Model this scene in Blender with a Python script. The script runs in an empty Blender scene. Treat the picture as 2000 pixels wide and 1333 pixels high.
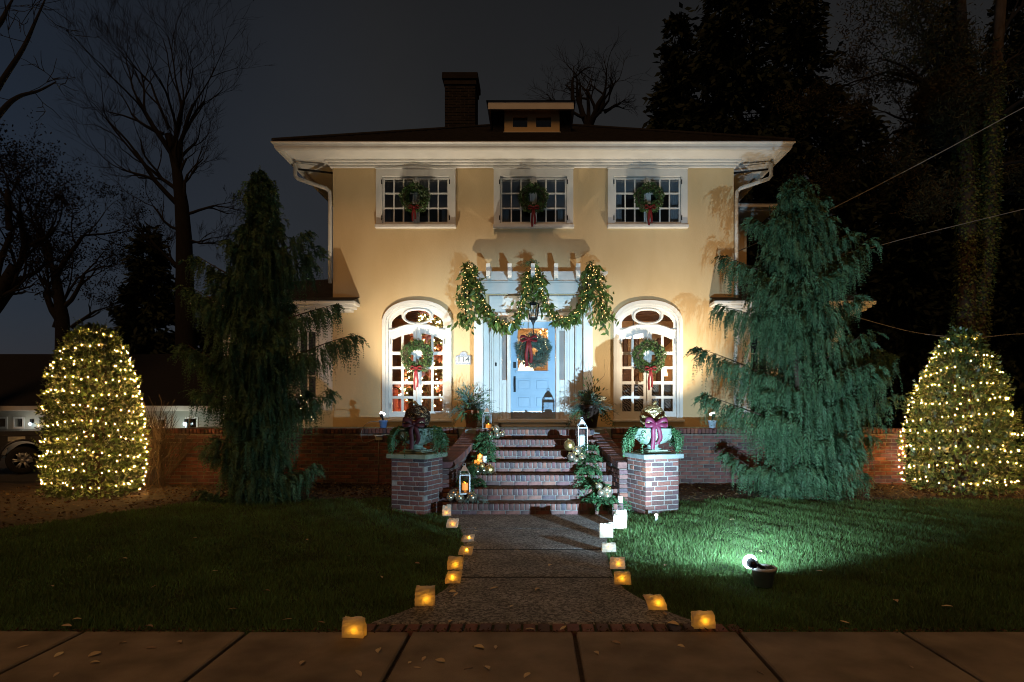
import bpy, bmesh, math, random
import numpy as np
from mathutils import Vector, Matrix
from mathutils.geometry import tessellate_polygon

random.seed(7)
RNG = np.random.default_rng(7)
S = bpy.context.scene
COL = S.collection
R = math.radians

# ------------------------------------------------------------------ camera, world, light, exposure
F = 1250.0                      # focal length in photo pixels (photo 2000 px wide)
PX0, PY0, EYE = 1045.0, 797.0, 1.6
cam_d = bpy.data.cameras.new('camera')
cam_d.sensor_width = 36.0
cam_d.lens = F / 2000 * 36
cam_d.shift_x = -0.0225
cam_d.shift_y = 0.06525
cam_d.clip_start = 0.05
cam_d.clip_end = 2000
cam = bpy.data.objects.new('camera', cam_d)
COL.objects.link(cam)
cam.location = (0, 0, EYE)
cam.rotation_euler = (R(90), 0, 0)
S.camera = cam

def build_world():
    w = bpy.data.worlds.new('World'); S.world = w; w.use_nodes = True
    nt = w.node_tree; N = nt.nodes; L = nt.links
    for n in list(N): N.remove(n)
    out = N.new('ShaderNodeOutputWorld')
    sky = N.new('ShaderNodeTexSky'); sky.sky_type = 'NISHITA'; sky.sun_disc = False
    sky.sun_elevation = R(-4.0); sky.sun_rotation = R(-60)
    b1 = N.new('ShaderNodeBackground'); b1.inputs['Strength'].default_value = 0.05
    L.new(sky.outputs[0], b1.inputs['Color'])
    # town glow on low cloud: paler near the horizon, darker overhead
    tc = N.new('ShaderNodeTexCoord'); sep = N.new('ShaderNodeSeparateXYZ')
    L.new(tc.outputs['Generated'], sep.inputs[0])
    ramp = N.new('ShaderNodeValToRGB'); cr = ramp.color_ramp
    cr.elements[0].position = 0.0; cr.elements[0].color = (0.021, 0.0213, 0.0222, 1)
    cr.elements[1].position = 1.0; cr.elements[1].color = (0.0055, 0.0058, 0.0064, 1)
    e = cr.elements.new(0.36); e.color = (0.0165, 0.0165, 0.0167, 1)
    e = cr.elements.new(0.62); e.color = (0.0075, 0.0076, 0.0080, 1)
    L.new(sep.outputs['Z'], ramp.inputs[0])
    # towards the west a little dusk blue is left
    mr = N.new('ShaderNodeMapRange'); mr.inputs['From Min'].default_value = -0.2; mr.inputs['From Max'].default_value = -0.62
    L.new(sep.outputs['X'], mr.inputs['Value'])
    mix = N.new('ShaderNodeMix'); mix.data_type = 'RGBA'; mix.blend_type = 'MULTIPLY'
    L.new(mr.outputs[0], mix.inputs[0]); L.new(ramp.outputs[0], mix.inputs[6])
    mix.inputs[7].default_value = (0.55, 0.86, 1.42, 1)
    nz = N.new('ShaderNodeTexNoise'); nz.inputs['Scale'].default_value = 2.2; nz.inputs['Detail'].default_value = 5   # thin uneven cloud
    L.new(tc.outputs['Generated'], nz.inputs['Vector'])
    nr = N.new('ShaderNodeMapRange'); nr.inputs['From Min'].default_value = .3; nr.inputs['From Max'].default_value = .7; nr.inputs['To Min'].default_value = .82; nr.inputs['To Max'].default_value = 1.2
    L.new(nz.outputs['Fac'], nr.inputs['Value'])
    mc = N.new('ShaderNodeMix'); mc.data_type = 'RGBA'; mc.blend_type = 'MULTIPLY'; mc.inputs[0].default_value = 1.0
    L.new(mix.outputs[2], mc.inputs[6]); L.new(nr.outputs[0], mc.inputs[7]); mix = mc
    b2 = N.new('ShaderNodeBackground'); b2.inputs['Strength'].default_value = 0.80
    L.new(mix.outputs[2], b2.inputs['Color'])
    add = N.new('ShaderNodeAddShader')
    L.new(b1.outputs[0], add.inputs[0]); L.new(b2.outputs[0], add.inputs[1])
    L.new(add.outputs[0], out.inputs['Surface'])
build_world()

sd = bpy.data.lights.new('sun', 'SUN')          # the faint warm glow of the street, high behind the camera
sd.energy = 0.40; sd.color = (1.0, 0.52, 0.20); sd.angle = R(25)
sun = bpy.data.objects.new('sun', sd); COL.objects.link(sun)
sun.rotation_euler = (R(44), 0, R(-8))

S.view_settings.view_transform = 'Standard'
S.view_settings.look = 'None'
S.view_settings.exposure = 0.42
S.view_settings.gamma = 1.0
S.render.engine = 'CYCLES'
S.cycles.use_denoising = True
S.cycles.filter_width = 1.05
S.cycles.max_bounces = 6
S.cycles.transparent_max_bounces = 12
S.cycles.sample_clamp_indirect = 4.0
S.cycles.caustics_reflective = False
S.cycles.caustics_refractive = False

# ------------------------------------------------------------------ helpers
def X(px, d): return (px - PX0) * d / F
def Z(py, d): return EYE - (py - PY0) * d / F
def at(px, py, d): return Vector((X(px, d), d, Z(py, d)))

ORG = {}
def org(o): return ORG.get(o.name, Vector((0, 0, 0))) if o else Vector((0, 0, 0))

def tag(o, label=None, cat=None, group=None, kind=None):
    if label: o['label'] = label
    if cat: o['category'] = cat
    if group: o['group'] = group
    if kind: o['kind'] = kind
    return o

def thing(name, loc, label, cat, group=None, rz=0.0):
    o = bpy.data.objects.new(name, None); COL.objects.link(o)
    o.location = loc; o.rotation_euler = (0, 0, rz); o.empty_display_size = 0.1
    ORG[o.name] = Vector(loc)
    return tag(o, label, cat, group)

def local_thing(name, label, cat, group=None):
    """an Empty modelled about the origin; placed afterwards"""
    o = thing(name, (0, 0, 0), label, cat, group)
    return o

def link(name, me, mat, parent=None, loc=None, rot=None, scale=None):
    o = bpy.data.objects.new(name, me); COL.objects.link(o)
    if parent: o.parent = parent
    if loc is not None: o.location = Vector(loc) - org(parent)
    if rot is not None: o.rotation_euler = rot
    if scale is not None: o.scale = scale
    if mat is not None and len(me.materials) == 0: me.materials.append(mat)
    ORG[o.name] = org(parent) if loc is None else Vector(loc)
    return o

def copy_tree(o, parent=None):
    c = o.copy(); COL.objects.link(c); c.parent = parent
    ORG[c.name] = ORG.get(o.name, Vector((0, 0, 0)))
    for ch in list(o.children): copy_tree(ch, c)
    return c

def fast_mesh(name, V, Fc):
    V = np.asarray(V, dtype=np.float32).reshape(-1, 3); Fc = np.asarray(Fc, dtype=np.int32)
    me = bpy.data.meshes.new(name); k = Fc.shape[1]
    me.vertices.add(len(V)); me.vertices.foreach_set('co', V.ravel())
    me.loops.add(Fc.size); me.loops.foreach_set('vertex_index', Fc.ravel())
    me.polygons.add(len(Fc)); me.polygons.foreach_set('loop_start', np.arange(len(Fc), dtype=np.int32) * k)
    me.update(calc_edges=True)
    return me

class MB:
    def __init__(s): s.v = []; s.f = []; s.sm = []
    def add(s, V, Fc, smooth=False):
        n = len(s.v); s.v += [tuple(p) for p in V]
        for f in Fc: s.f.append(tuple(i + n for i in f)); s.sm.append(smooth)
        return s
    def box(s, x0, x1, y0, y1, z0, z1, M=None):
        V = [Vector((x, y, z)) for x in (x0, x1) for y in (y0, y1) for z in (z0, z1)]
        if M: V = [M @ p for p in V]
        return s.add(V, [(0, 1, 3, 2), (4, 6, 7, 5), (0, 4, 5, 1), (2, 3, 7, 6), (0, 2, 6, 4), (1, 5, 7, 3)])
    def cbox(s, c, size, M=None):
        x, y, z = c; a, b, h = size[0] / 2, size[1] / 2, size[2] / 2
        return s.box(x - a, x + a, y - b, y + b, z - h, z + h, M)
    def bev(s, x0, x1, y0, y1, z0, z1, b=0.01, M=None):
        """chamfered box"""
        V = []; idx = {}
        for ix, x in enumerate((x0, x1)):
            for iy, y in enumerate((y0, y1)):
                for iz, z in enumerate((z0, z1)):
                    sx, sy, sz = (1, -1)[ix], (1, -1)[iy], (1, -1)[iz]
                    for ax in range(3):
                        p = [x + sx * b, y + sy * b, z + sz * b]; p[ax] = (x, y, z)[ax]
                        idx[ix, iy, iz, ax] = len(V); V.append(Vector(p))
        if M: V = [M @ p for p in V]
        Fc = []
        def I(a, i, j, k, ax):
            t = [0, 0, 0]; t[a[0]], t[a[1]], t[a[2]] = i, j, k
            return idx[t[0], t[1], t[2], ax]
        for ax in range(3):
            o1, o2 = (ax + 1) % 3, (ax + 2) % 3; a = (ax, o1, o2)
            for sgn in (0, 1):
                q = [I(a, sgn, 0, 0, ax), I(a, sgn, 1, 0, ax), I(a, sgn, 1, 1, ax), I(a, sgn, 0, 1, ax)]
                Fc.append(tuple(q if sgn else q[::-1]))
        for ax in range(3):              # edges along ax
            o1, o2 = (ax + 1) % 3, (ax + 2) % 3; a = (ax, o1, o2)
            for i in (0, 1):
                for j in (0, 1):
                    q = [I(a, 0, i, j, o1), I(a, 1, i, j, o1), I(a, 1, i, j, o2), I(a, 0, i, j, o2)]
                    Fc.append(tuple(q if (i ^ j) else q[::-1]))
        for i in (0, 1):
            for j in (0, 1):
                for k in (0, 1):
                    q = [idx[i, j, k, 0], idx[i, j, k, 1], idx[i, j, k, 2]]
                    Fc.append(tuple(q[::-1] if (i + j + k) % 2 else q))
        return s.add(V, Fc)
    def tube(s, P, r, n=6, cap=True, smooth=True):
        P = [Vector(p) for p in P]
        if not hasattr(r, '__len__'): r = [r] * len(P)
        V = []; ref = None
        for i, p in enumerate(P):
            t = (P[min(i + 1, len(P) - 1)] - P[max(i - 1, 0)])
            if t.length < 1e-9: t = Vector((0, 0, 1))
            t.normalize()
            if ref is None:
                ref = t.cross(Vector((0, 0, 1)) if abs(t.z) < 0.9 else Vector((1, 0, 0))).normalized()
            a = (ref - t * ref.dot(t))
            a = a.normalized() if a.length > 1e-6 else t.orthogonal().normalized()
            ref = a; b = t.cross(a)
            for k in range(n):
                q = 2 * math.pi * k / n
                V.append(p + (a * math.cos(q) + b * math.sin(q)) * r[i])
        Fc = []
        for i in range(len(P) - 1):
            for k in range(n):
                k2 = (k + 1) % n
                Fc.append((i * n + k, i * n + k2, (i + 1) * n + k2, (i + 1) * n + k))
        if cap:
            Fc.append(tuple(range(n))[::-1]); m = (len(P) - 1) * n; Fc.append(tuple(m + k for k in range(n)))
        return s.add(V, Fc, smooth)
    def lathe(s, prof, n=24, c=(0, 0, 0), smooth=True, M=None):
        V = []; c = Vector(c)
        for (r, z) in prof:
            for k in range(n):
                q = 2 * math.pi * k / n
                p = Vector((r * math.cos(q), r * math.sin(q), z))
                V.append(c + (M @ p if M else p))
        Fc = []
        for i in range(len(prof) - 1):
            for k in range(n):
                k2 = (k + 1) % n
                Fc.append((i * n + k, i * n + k2, (i + 1) * n + k2, (i + 1) * n + k))
        return s.add(V, Fc, smooth)
    def ball(s, c, r, n=12, m=8, sq=(1, 1, 1)):
        prof = [(max(1e-4, math.sin(math.pi * i / m)), -math.cos(math.pi * i / m)) for i in range(m + 1)]
        M = Matrix.Diagonal((r * sq[0], r * sq[1], r * sq[2]))
        return s.lathe(prof, n, c, True, M)
    def poly(s, loop, y0, y1, holes=()):
        """2D polygon (x,z) with holes, extruded along y"""
        loops = [loop] + list(holes)
        flat = [p for l in loops for p in l]
        tris = tessellate_polygon([[Vector((p[0], p[1], 0)) for p in l] for l in loops])
        n = len(flat)
        V = [(p[0], y0, p[1]) for p in flat] + [(p[0], y1, p[1]) for p in flat]
        Fc = []
        for a, b, c in tris:
            pa, pb, pc = flat[a], flat[b], flat[c]
            cr = (pb[0] - pa[0]) * (pc[1] - pa[1]) - (pb[1] - pa[1]) * (pc[0] - pa[0])
            if cr < 0: a, b, c = a, c, b
            Fc.append((a, b, c)); Fc.append((a + n, c + n, b + n))
        k = 0
        for l in loops:
            m = len(l)
            ar = sum(l[i][0] * l[(i + 1) % m][1] - l[(i + 1) % m][0] * l[i][1] for i in range(m))
            first = (l is loop)
            for i in range(m):
                i, j = k + i, k + (i + 1) % m
                q = (i, i + n, j + n, j)
                if (ar > 0) != first: q = q[::-1]
                Fc.append(q)
            k += m
        return s.add(V, Fc)
    def mesh(s, name, off=(0, 0, 0)):
        ox, oy, oz = off
        me = bpy.data.meshes.new(name)
        me.from_pydata([(x - ox, y - oy, z - oz) for x, y, z in s.v], [], s.f)
        me.polygons.foreach_set('use_smooth', s.sm); me.update()
        return me
    def build(s, name, mat, parent=None, **kw):
        me = s.mesh(name, org(parent))
        o = link(name, me, mat, parent)
        if kw: tag(o, **kw)
        return o
    def top(s, name, mat, loc, **kw):
        """a top-level mesh object with its origin at loc"""
        me = s.mesh(name, loc)
        o = link(name, me, mat, None, loc)
        return tag(o, **kw)

# ---- leaves
def nrm(A): return A / np.maximum(np.linalg.norm(A, axis=-1, keepdims=True), 1e-9)
def leaf_quads(P, D, W, L, wd, fold=0.0, mid=0.45):
    P, D, W = np.asarray(P), np.asarray(D), np.asarray(W)
    L = np.broadcast_to(np.asarray(L, float), (len(P),))[:, None]; wd = np.broadcast_to(np.asarray(wd, float), (len(P),))[:, None]
    Nn = np.cross(D, W); m = P + D * L * mid
    V = np.stack([P, m + W * wd * .5 + Nn * fold * wd, P + D * L, m - W * wd * .5 + Nn * fold * wd], 1).reshape(-1, 3)
    return V, np.arange(len(V)).reshape(-1, 4)
def rand_unit(n, rng=RNG): return nrm(rng.normal(size=(n, 3)))
def perp(D, rng=RNG): return nrm(np.cross(D, rand_unit(len(D), rng)))
def fronds(paths, L, w, ang=0.6, rng=RNG, jit=0.25, taper=0.5, side=None):
    """paths (N,M,3): leaflets in pairs along each path, lying in the frond's plane"""
    N, Mn, _ = paths.shape
    T = nrm(np.gradient(paths, axis=1))
    if side is None:
        a = rng.uniform(0, 2 * np.pi, N); side = np.stack([np.cos(a), np.sin(a), np.zeros(N)], 1)
    sd = np.repeat(side[:, None, :], Mn, 1)
    sd = nrm(sd - T * np.sum(sd * T, -1, keepdims=True))
    out = []
    tt = np.linspace(0, 1, Mn)[None, :]
    Ls = (np.broadcast_to(L, (N,))[:, None]) * (1 - taper * np.abs(tt - .35) / .65) * rng.uniform(.7, 1.2, (N, Mn))
    for sg in (-1, 1):
        a = ang + rng.normal(0, jit, (N, Mn))
        D = nrm(T * np.cos(a)[..., None] + sd * (sg * np.sin(a))[..., None] + rng.normal(0, .18, (N, Mn, 3)))
        W = nrm(np.cross(D, np.cross(T, sd)) + rng.normal(0, .25, (N, Mn, 3)))
        out.append((paths.reshape(-1, 3), D.reshape(-1, 3), W.reshape(-1, 3), Ls.ravel()))
    P = np.concatenate([o[0] for o in out]); D = np.concatenate([o[1] for o in out])
    W = np.concatenate([o[2] for o in out]); Lx = np.concatenate([o[3] for o in out])
    return leaf_quads(P, D, W, Lx, w * (Lx / np.mean(Lx)))
def leaf_obj(name, VF, mat, parent, **kw):
    V, Fc = VF; o3 = np.array(org(parent))
    o = link(name, fast_mesh(name, V - o3, Fc), mat, parent)
    if kw: tag(o, **kw)
    return o
def merge(*vfs):
    Vs, Fs, n = [], [], 0
    for V, Fc in vfs: Vs.append(V); Fs.append(Fc + n); n += len(V)
    return np.concatenate(Vs), np.concatenate(Fs)

# ------------------------------------------------------------------ materials
def mat(name, col, rough=0.7, col2=None, scale=6.0, bump=0.0, bscale=40.0, metal=0.0, island=0.0, objr=0.0, spec=0.4,
        detail=6.0, emis=None, estr=0.0, transl=0.0, ramp=None, stretch=None, coat=0.0):
    m = bpy.data.materials.new(name); m.use_nodes = True
    nt = m.node_tree; N = nt.nodes; L = nt.links
    b = N['Principled BSDF']; out = N['Material Output']
    b.inputs['Roughness'].default_value = rough; b.inputs['Metallic'].default_value = metal
    b.inputs['Specular IOR Level'].default_value = spec
    b.inputs['Coat Weight'].default_value = coat
    tc = N.new('ShaderNodeTexCoord'); vec = tc.outputs['Object']
    if stretch:
        mp = N.new('ShaderNodeMapping'); mp.inputs['Scale'].default_value = stretch; L.new(vec, mp.inputs[0]); vec = mp.outputs[0]
    nz = N.new('ShaderNodeTexNoise'); nz.inputs['Scale'].default_value = scale; nz.inputs['Detail'].default_value = detail
    L.new(vec, nz.inputs['Vector'])
    cr = N.new('ShaderNodeValToRGB')
    c2 = col2 or tuple(c * 0.72 for c in col)
    cr.color_ramp.elements[0].position = 0.32; cr.color_ramp.elements[0].color = (*c2, 1)
    cr.color_ramp.elements[1].position = 0.68; cr.color_ramp.elements[1].color = (*col, 1)
    L.new(nz.outputs['Fac'], cr.inputs[0]); cur = cr.outputs[0]
    if island or objr or ramp:
        g = N.new('ShaderNodeNewGeometry'); oi = N.new('ShaderNodeObjectInfo')
        ad = N.new('ShaderNodeMath'); ad.operation = 'ADD'
        L.new(g.outputs['Random Per Island'], ad.inputs[0]); L.new(oi.outputs['Random'], ad.inputs[1])
        fr = N.new('ShaderNodeMath'); fr.operation = 'FRACT'; L.new(ad.outputs[0], fr.inputs[0])
        if ramp:
            r2 = N.new('ShaderNodeValToRGB'); r2.color_ramp.interpolation = 'LINEAR'
            for i, (p, c) in enumerate(ramp):
                e = r2.color_ramp.elements[i] if i < 2 else r2.color_ramp.elements.new(p)
                e.position = p; e.color = (*c, 1)
            L.new(fr.outputs[0], r2.inputs[0])
            mx = N.new('ShaderNodeMix'); mx.data_type = 'RGBA'; mx.blend_type = 'MULTIPLY'; mx.inputs[0].default_value = 1.0
            L.new(r2.outputs[0], mx.inputs[6]); L.new(cur, mx.inputs[7]); cur = mx.outputs[2]
        else:
            k = max(island, objr)
            mr = N.new('ShaderNodeMapRange'); mr.inputs['To Min'].default_value = 1 - k; mr.inputs['To Max'].default_value = 1 + k
            L.new(fr.outputs[0], mr.inputs['Value'])
            hs = N.new('ShaderNodeHueSaturation'); L.new(mr.outputs[0], hs.inputs['Value']); L.new(cur, hs.inputs['Color'])
            m2 = N.new('ShaderNodeMapRange'); m2.inputs['To Min'].default_value = 0.5 - k * .06; m2.inputs['To Max'].default_value = 0.5 + k * .06
            L.new(fr.outputs[0], m2.inputs['Value']); L.new(m2.outputs[0], hs.inputs['Hue'])
            cur = hs.outputs[0]
    L.new(cur, b.inputs['Base Color'])
    if bump:
        nb = N.new('ShaderNodeTexNoise'); nb.inputs['Scale'].default_value = bscale; nb.inputs['Detail'].default_value = 8
        L.new(vec, nb.inputs['Vector'])
        bp = N.new('ShaderNodeBump'); bp.inputs['Strength'].default_value = bump; bp.inputs['Distance'].default_value = 0.01
        L.new(nb.outputs['Fac'], bp.inputs['Height']); L.new(bp.outputs[0], b.inputs['Normal'])
    if emis:
        b.inputs['Emission Color'].default_value = (*emis, 1); b.inputs['Emission Strength'].default_value = estr
    if transl:
        t = N.new('ShaderNodeBsdfTranslucent'); L.new(cur, t.inputs['Color'])
        mxs = N.new('ShaderNodeMixShader'); mxs.inputs[0].default_value = transl
        L.new(b.outputs[0], mxs.inputs[1]); L.new(t.outputs[0], mxs.inputs[2]); L.new(mxs.outputs[0], out.inputs['Surface'])
    return m

def glow(name, col, strength):
    m = bpy.data.materials.new(name); m.use_nodes = True
    nt = m.node_tree; N = nt.nodes; b = N['Principled BSDF']
    b.inputs['Base Color'].default_value = (*col, 1); b.inputs['Emission Color'].default_value = (*col, 1)
    b.inputs['Emission Strength'].default_value = strength
    return m

def glass(name, tint=(1, 1, 1), refl=0.10):
    m = bpy.data.materials.new(name); m.use_nodes = True
    nt = m.node_tree; N = nt.nodes; L = nt.links
    for n in list(N): N.remove(n)
    out = N.new('ShaderNodeOutputMaterial'); tr = N.new('ShaderNodeBsdfTransparent'); gl = N.new('ShaderNodeBsdfGlossy')
    tr.inputs[0].default_value = (*tint, 1); gl.inputs['Roughness'].default_value = 0.02
    nz = N.new('ShaderNodeTexNoise'); nz.inputs['Scale'].default_value = 3.0
    bp = N.new('ShaderNodeBump'); bp.inputs['Strength'].default_value = 0.04; L.new(nz.outputs['Fac'], bp.inputs['Height']); L.new(bp.outputs[0], gl.inputs['Normal'])
    mx = N.new('ShaderNodeMixShader'); fr = N.new('ShaderNodeFresnel'); fr.inputs['IOR'].default_value = 1.5
    mt = N.new('ShaderNodeMath'); mt.operation = 'MULTIPLY_ADD'; mt.inputs[1].default_value = 1.0; mt.inputs[2].default_value = refl * .3
    L.new(fr.outputs[0], mt.inputs[0]); L.new(mt.outputs[0], mx.inputs[0])
    L.new(tr.outputs[0], mx.inputs[1]); L.new(gl.outputs[0], mx.inputs[2]); L.new(mx.outputs[0], out.inputs['Surface'])
    return m

BRICK_RAMP = [(0.0, (.085, .058, .060)), (1.0, (.30, .125, .080)), (.25, (.150, .078, .068)), (.5, (.205, .092, .072)), (.72, (.165, .075, .075)), (.86, (.080, .066, .078))]
M = {}
def make_materials():
    M['stucco'] = mat('stucco', (.68, .50, .275), .85, (.60, .425, .22), 1.5, .4, 55, detail=11, stretch=(1, 1, .4))
    M['trim'] = mat('trim_paint', (.74, .71, .66), .45, (.66, .63, .58), 3, .05, 30)
    M['door'] = mat('door_paint', (.29, .42, .54), .4, (.26, .38, .49), 4, .03, 30)
    M['roof'] = mat('shingles', (.026, .021, .017), .9, (.012, .010, .008), 9, .6, 60)
    M['brick'] = mat('brick', (1.12, 1.08, 1.05), .85, (.72, .70, .72), 22, .5, 120, ramp=BRICK_RAMP, spec=.25)
    M['brick_old'] = mat('old_wall_brick', (1.1, 1.0, .95), .9, (.55, .50, .48), 5, .5, 120, ramp=BRICK_RAMP, spec=.2)
    M['brick_step'] = mat('step_brick', (1.15, 1.1, 1.05), .8, (.42, .48, .55), 9, .5, 120, ramp=BRICK_RAMP, spec=.3)
    M['roof_dark'] = mat('dark_shingles', (.012, .010, .009), .9, (.007, .006, .005), 9, .6, 60)
    M['felt'] = mat('joint_felt', (.018, .016, .014), .95, (.010, .009, .008), 20)
    M['mortar_step'] = mat('step_mortar', (.21, .195, .18), .95, (.10, .092, .085), 14, .5, 90)
    M['sooty_mortar'] = mat('stained_mortar', (.22, .17, .15), .95, (.09, .065, .055), 7, .5, 60)  # mortar darkened in place of the shadow gap beside the pier
    M['sooty'] = mat('sooty_brick', (.030, .023, .018), .9, (.014, .011, .009), 6, .5, 90, island=.35)  # brick darkened so the chimney stays dim under the warm sun
    M['mortar'] = mat('mortar', (.31, .285, .26), .95, (.19, .175, .16), 18, .5, 90)
    M['mortar_dark'] = mat('old_mortar', (.20, .17, .14), .95, (.10, .085, .07), 9, .5, 90)
    M['bluestone'] = mat('bluestone', (.24, .27, .27), .7, (.16, .185, .17), 8, .3, 60)
    M['greenstone'] = mat('mossy_stone', (.27, .31, .23), .8, (.16, .19, .12), 8, .3, 60)
    M['urn'] = mat('urn_stone', (.27, .33, .27), .65, (.15, .22, .17), 7, .3, 50)
    M['concrete'] = mat('sidewalk_concrete', (.30, .225, .15), .9, (.14, .10, .062), 2.6, .35, 140, detail=10)
    M['soil'] = mat('soil', (.055, .036, .022), .95, (.025, .017, .012), 12, .8, 50)
    M['lawn'] = mat('lawn_soil', (.030, .045, .014), .95, (.016, .024, .009), 14, .6, 60)
    M['earth'] = mat('earth', (.03, .027, .016), .95, (.015, .014, .010), 2, .5, 20)
    M['asphalt'] = mat('driveway', (.06, .055, .05), .9, (.04, .037, .033), 20, .4, 80)
    M['grass'] = mat('grass_blade', (.120, .205, .062), .6, (.070, .110, .030), 1.4, island=.5, transl=.3, spec=.35)
    M['holly'] = mat('holly_leaf', (.10, .13, .03), .38, (.05, .08, .02), 7, island=.5, transl=.15, spec=.6)
    M['cypress'] = mat('cypress_spray', (.095, .165, .072), .6, (.045, .090, .040), 2.2, island=.4, transl=.2, spec=.3)
    M['conifer'] = mat('dark_conifer', (.028, .038, .018), .7, (.015, .021, .010), 3, island=.4, transl=.1, spec=.2)
    M['pineleaf'] = mat('brown_pine', (.075, .058, .024), .7, (.040, .036, .016), 3, island=.5, transl=.1, spec=.2)
    M['ivy'] = mat('ivy_leaf', (.13, .155, .04), .5, (.065, .09, .025), 5, island=.5, transl=.1)
    M['dryleaf'] = mat('sparse_leaf', (.022, .017, .012), .8, (.012, .010, .008), 3, island=.4, transl=.1, spec=.1)
    M['bark'] = mat('bark', (.013, .011, .009), .95, (.007, .006, .005), 9, .8, 30, stretch=(1, 1, .25))
    M['bark_warm'] = mat('bark_brown', (.10, .07, .045), .95, (.05, .035, .022), 9, .8, 30, stretch=(1, 1, .25))
    M['wreath'] = mat('wreath_leaf', (.085, .150, .040), .5, (.045, .085, .022), 9, island=.45, transl=.15, spec=.5)
    M['fir'] = mat('fir_needle', (.12, .19, .155), .55, (.075, .13, .10), 9, island=.35, transl=.15)
    M['cedar'] = mat('cedar_spray', (.060, .150, .055), .55, (.035, .095, .035), 9, island=.35, transl=.2)
    M['magnolia'] = mat('garland_leaf', (.160, .215, .050), .35, (.085, .130, .03), 9, island=.5, transl=.2, spec=.6)
    M['red'] = mat('red_ribbon', (.20, .012, .016), .55, (.13, .007, .010), 12, .1, 80)
    M['burgundy'] = mat('burgundy_ribbon', (.135, .014, .045), .55, (.09, .009, .03), 12, .1, 80)
    M['wine'] = mat('wine_ribbon', (.085, .016, .022), .6, (.05, .010, .014), 12, .1, 80)
    M['iron'] = mat('black_iron', (.02, .02, .022), .5, (.012, .012, .013), 20, .1, 60, metal=.4)
    M['steel'] = mat('brushed_metal', (.62, .62, .62), .35, (.5, .5, .5), 20, .05, 60, metal=.8)
    M['whitemetal'] = mat('white_metal', (.72, .72, .72), .4, (.6, .6, .6), 20, .05, 60)
    M['gutter'] = mat('gutter_paint', (.66, .62, .56), .4, (.58, .54, .48), 4, .04, 30)
    M['terracotta'] = mat('terracotta', (.46, .17, .08), .8, (.36, .13, .065), 8, .2, 60)
    M['darkpot'] = mat('dark_glazed_pot', (.055, .030, .022), .5, (.035, .02, .016), 8, .2, 40)
    M['bluepot'] = mat('blue_plastic', (.20, .32, .62), .5, (.17, .28, .55), 8, .05, 40)
    M['palepot'] = mat('pale_plastic', (.52, .58, .64), .5, (.46, .52, .58), 8, .05, 40)
    M['greypot'] = mat('grey_plastic', (.52, .49, .46), .6, (.42, .39, .36), 8, .1, 40)
    M['gold'] = mat('gold_glitter', (.62, .47, .20), .3, (.40, .28, .10), 30, .4, 160, metal=.9)
    M['gilt'] = mat('gilt_flake', (.85, .72, .46), .35, (.32, .22, .10), 16, .4, 160, metal=.6)
    M['champagne'] = mat('champagne_ball', (.60, .54, .40), .22, (.50, .44, .32), 12, .08, 90, metal=.85, objr=.25)
    M['goldvine'] = mat('gold_vine', (.50, .38, .18), .35, (.26, .17, .07), 25, .3, 90, metal=.7)
    M['vinedark'] = mat('dark_vine', (.06, .035, .02), .7, (.03, .018, .01), 25, .3, 90)
    M['candle'] = mat('lit_wax', (.8, .45, .15), .5, (.75, .4, .12), 6, emis=(1.0, .33, .045), estr=.8)
    M['whitecandle'] = mat('white_wax', (.8, .78, .7), .5, (.72, .7, .62), 6)
    M['bag'] = mat('paper_bag', (.74, .66, .54), .9, (.64, .56, .44), 14, .4, 25, transl=.55)
    M['flame'] = glow('candle_glow', (1.0, .44, .02), 20.0)
    M['bulb'] = glow('warm_bulb', (1.0, .52, .14), 330.0)
    M['bulb_g'] = glow('garland_bulb', (1.0, .58, .22), 5.0)
    M['bulb_in'] = glow('tree_bulb', (1.0, .62, .28), 110.0)
    M['led_cool'] = glow('cool_led', (.62, .86, 1.0), 9.0)
    M['led_warm'] = glow('neutral_led', (1.0, .95, .88), 9.0)
    M['glass'] = glass('window_glass', (.92, .93, .93))
    M['glass_dark'] = glass('dark_window_glass', (.8, .82, .84), .25)
    M['lantern_glass'] = glass('lantern_glass', (.95, .96, .97), .1)
    M['frosted'] = mat('frosted_glass', (.62, .60, .58), .25, (.52, .5, .48), 2, .05, 20, transl=.6)
    M['blind'] = mat('blind_slat', (.40, .42, .45), .6, (.34, .36, .39), 3)
    M['roomwall'] = mat('room_wall', (.30, .17, .11), .8, (.25, .14, .09), 2)
    M['roomwall2'] = mat('tan_room_wall', (.46, .31, .19), .8, (.40, .27, .16), 2)
    M['hallwall'] = mat('hall_wall', (.62, .42, .24), .8, (.55, .37, .2), 2)
    M['ceiling'] = mat('room_ceiling', (.50, .42, .36), .9, (.45, .38, .32), 2)
    M['wood'] = mat('dark_wood', (.11, .048, .025), .5, (.06, .026, .014), 5, .1, 40, stretch=(1, 1, 6))
    M['redchair'] = mat('red_upholstery', (.33, .085, .07), .8, (.26, .06, .05), 12, .2, 90)
    M['darkroom'] = mat('dark_room', (.05, .05, .055), .9, (.03, .03, .033), 3)
    M['shade'] = glow('lamp_shade_glow', (1.0, .80, .52), 2.6)
    M['crystal'] = glow('chandelier_glow', (1.0, .93, .80), 5.0)
    M['pink'] = mat('coral_bow', (.75, .36, .26), .6, (.6, .25, .18), 12, .2, 60, objr=.15)
    M['treegreen'] = mat('indoor_fir', (.075, .085, .030), .6, (.04, .05, .02), 9, island=.4)
    M['truck'] = mat('truck_paint', (.045, .045, .052), .25, (.04, .04, .046), 4, coat=.5)
    M['tyre'] = mat('tyre_rubber', (.015, .015, .015), .85, (.010, .010, .010), 30, .3, 60)
    M['taillight'] = mat('red_lens', (.45, .02, .015), .2, (.35, .015, .012), 9)
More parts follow.
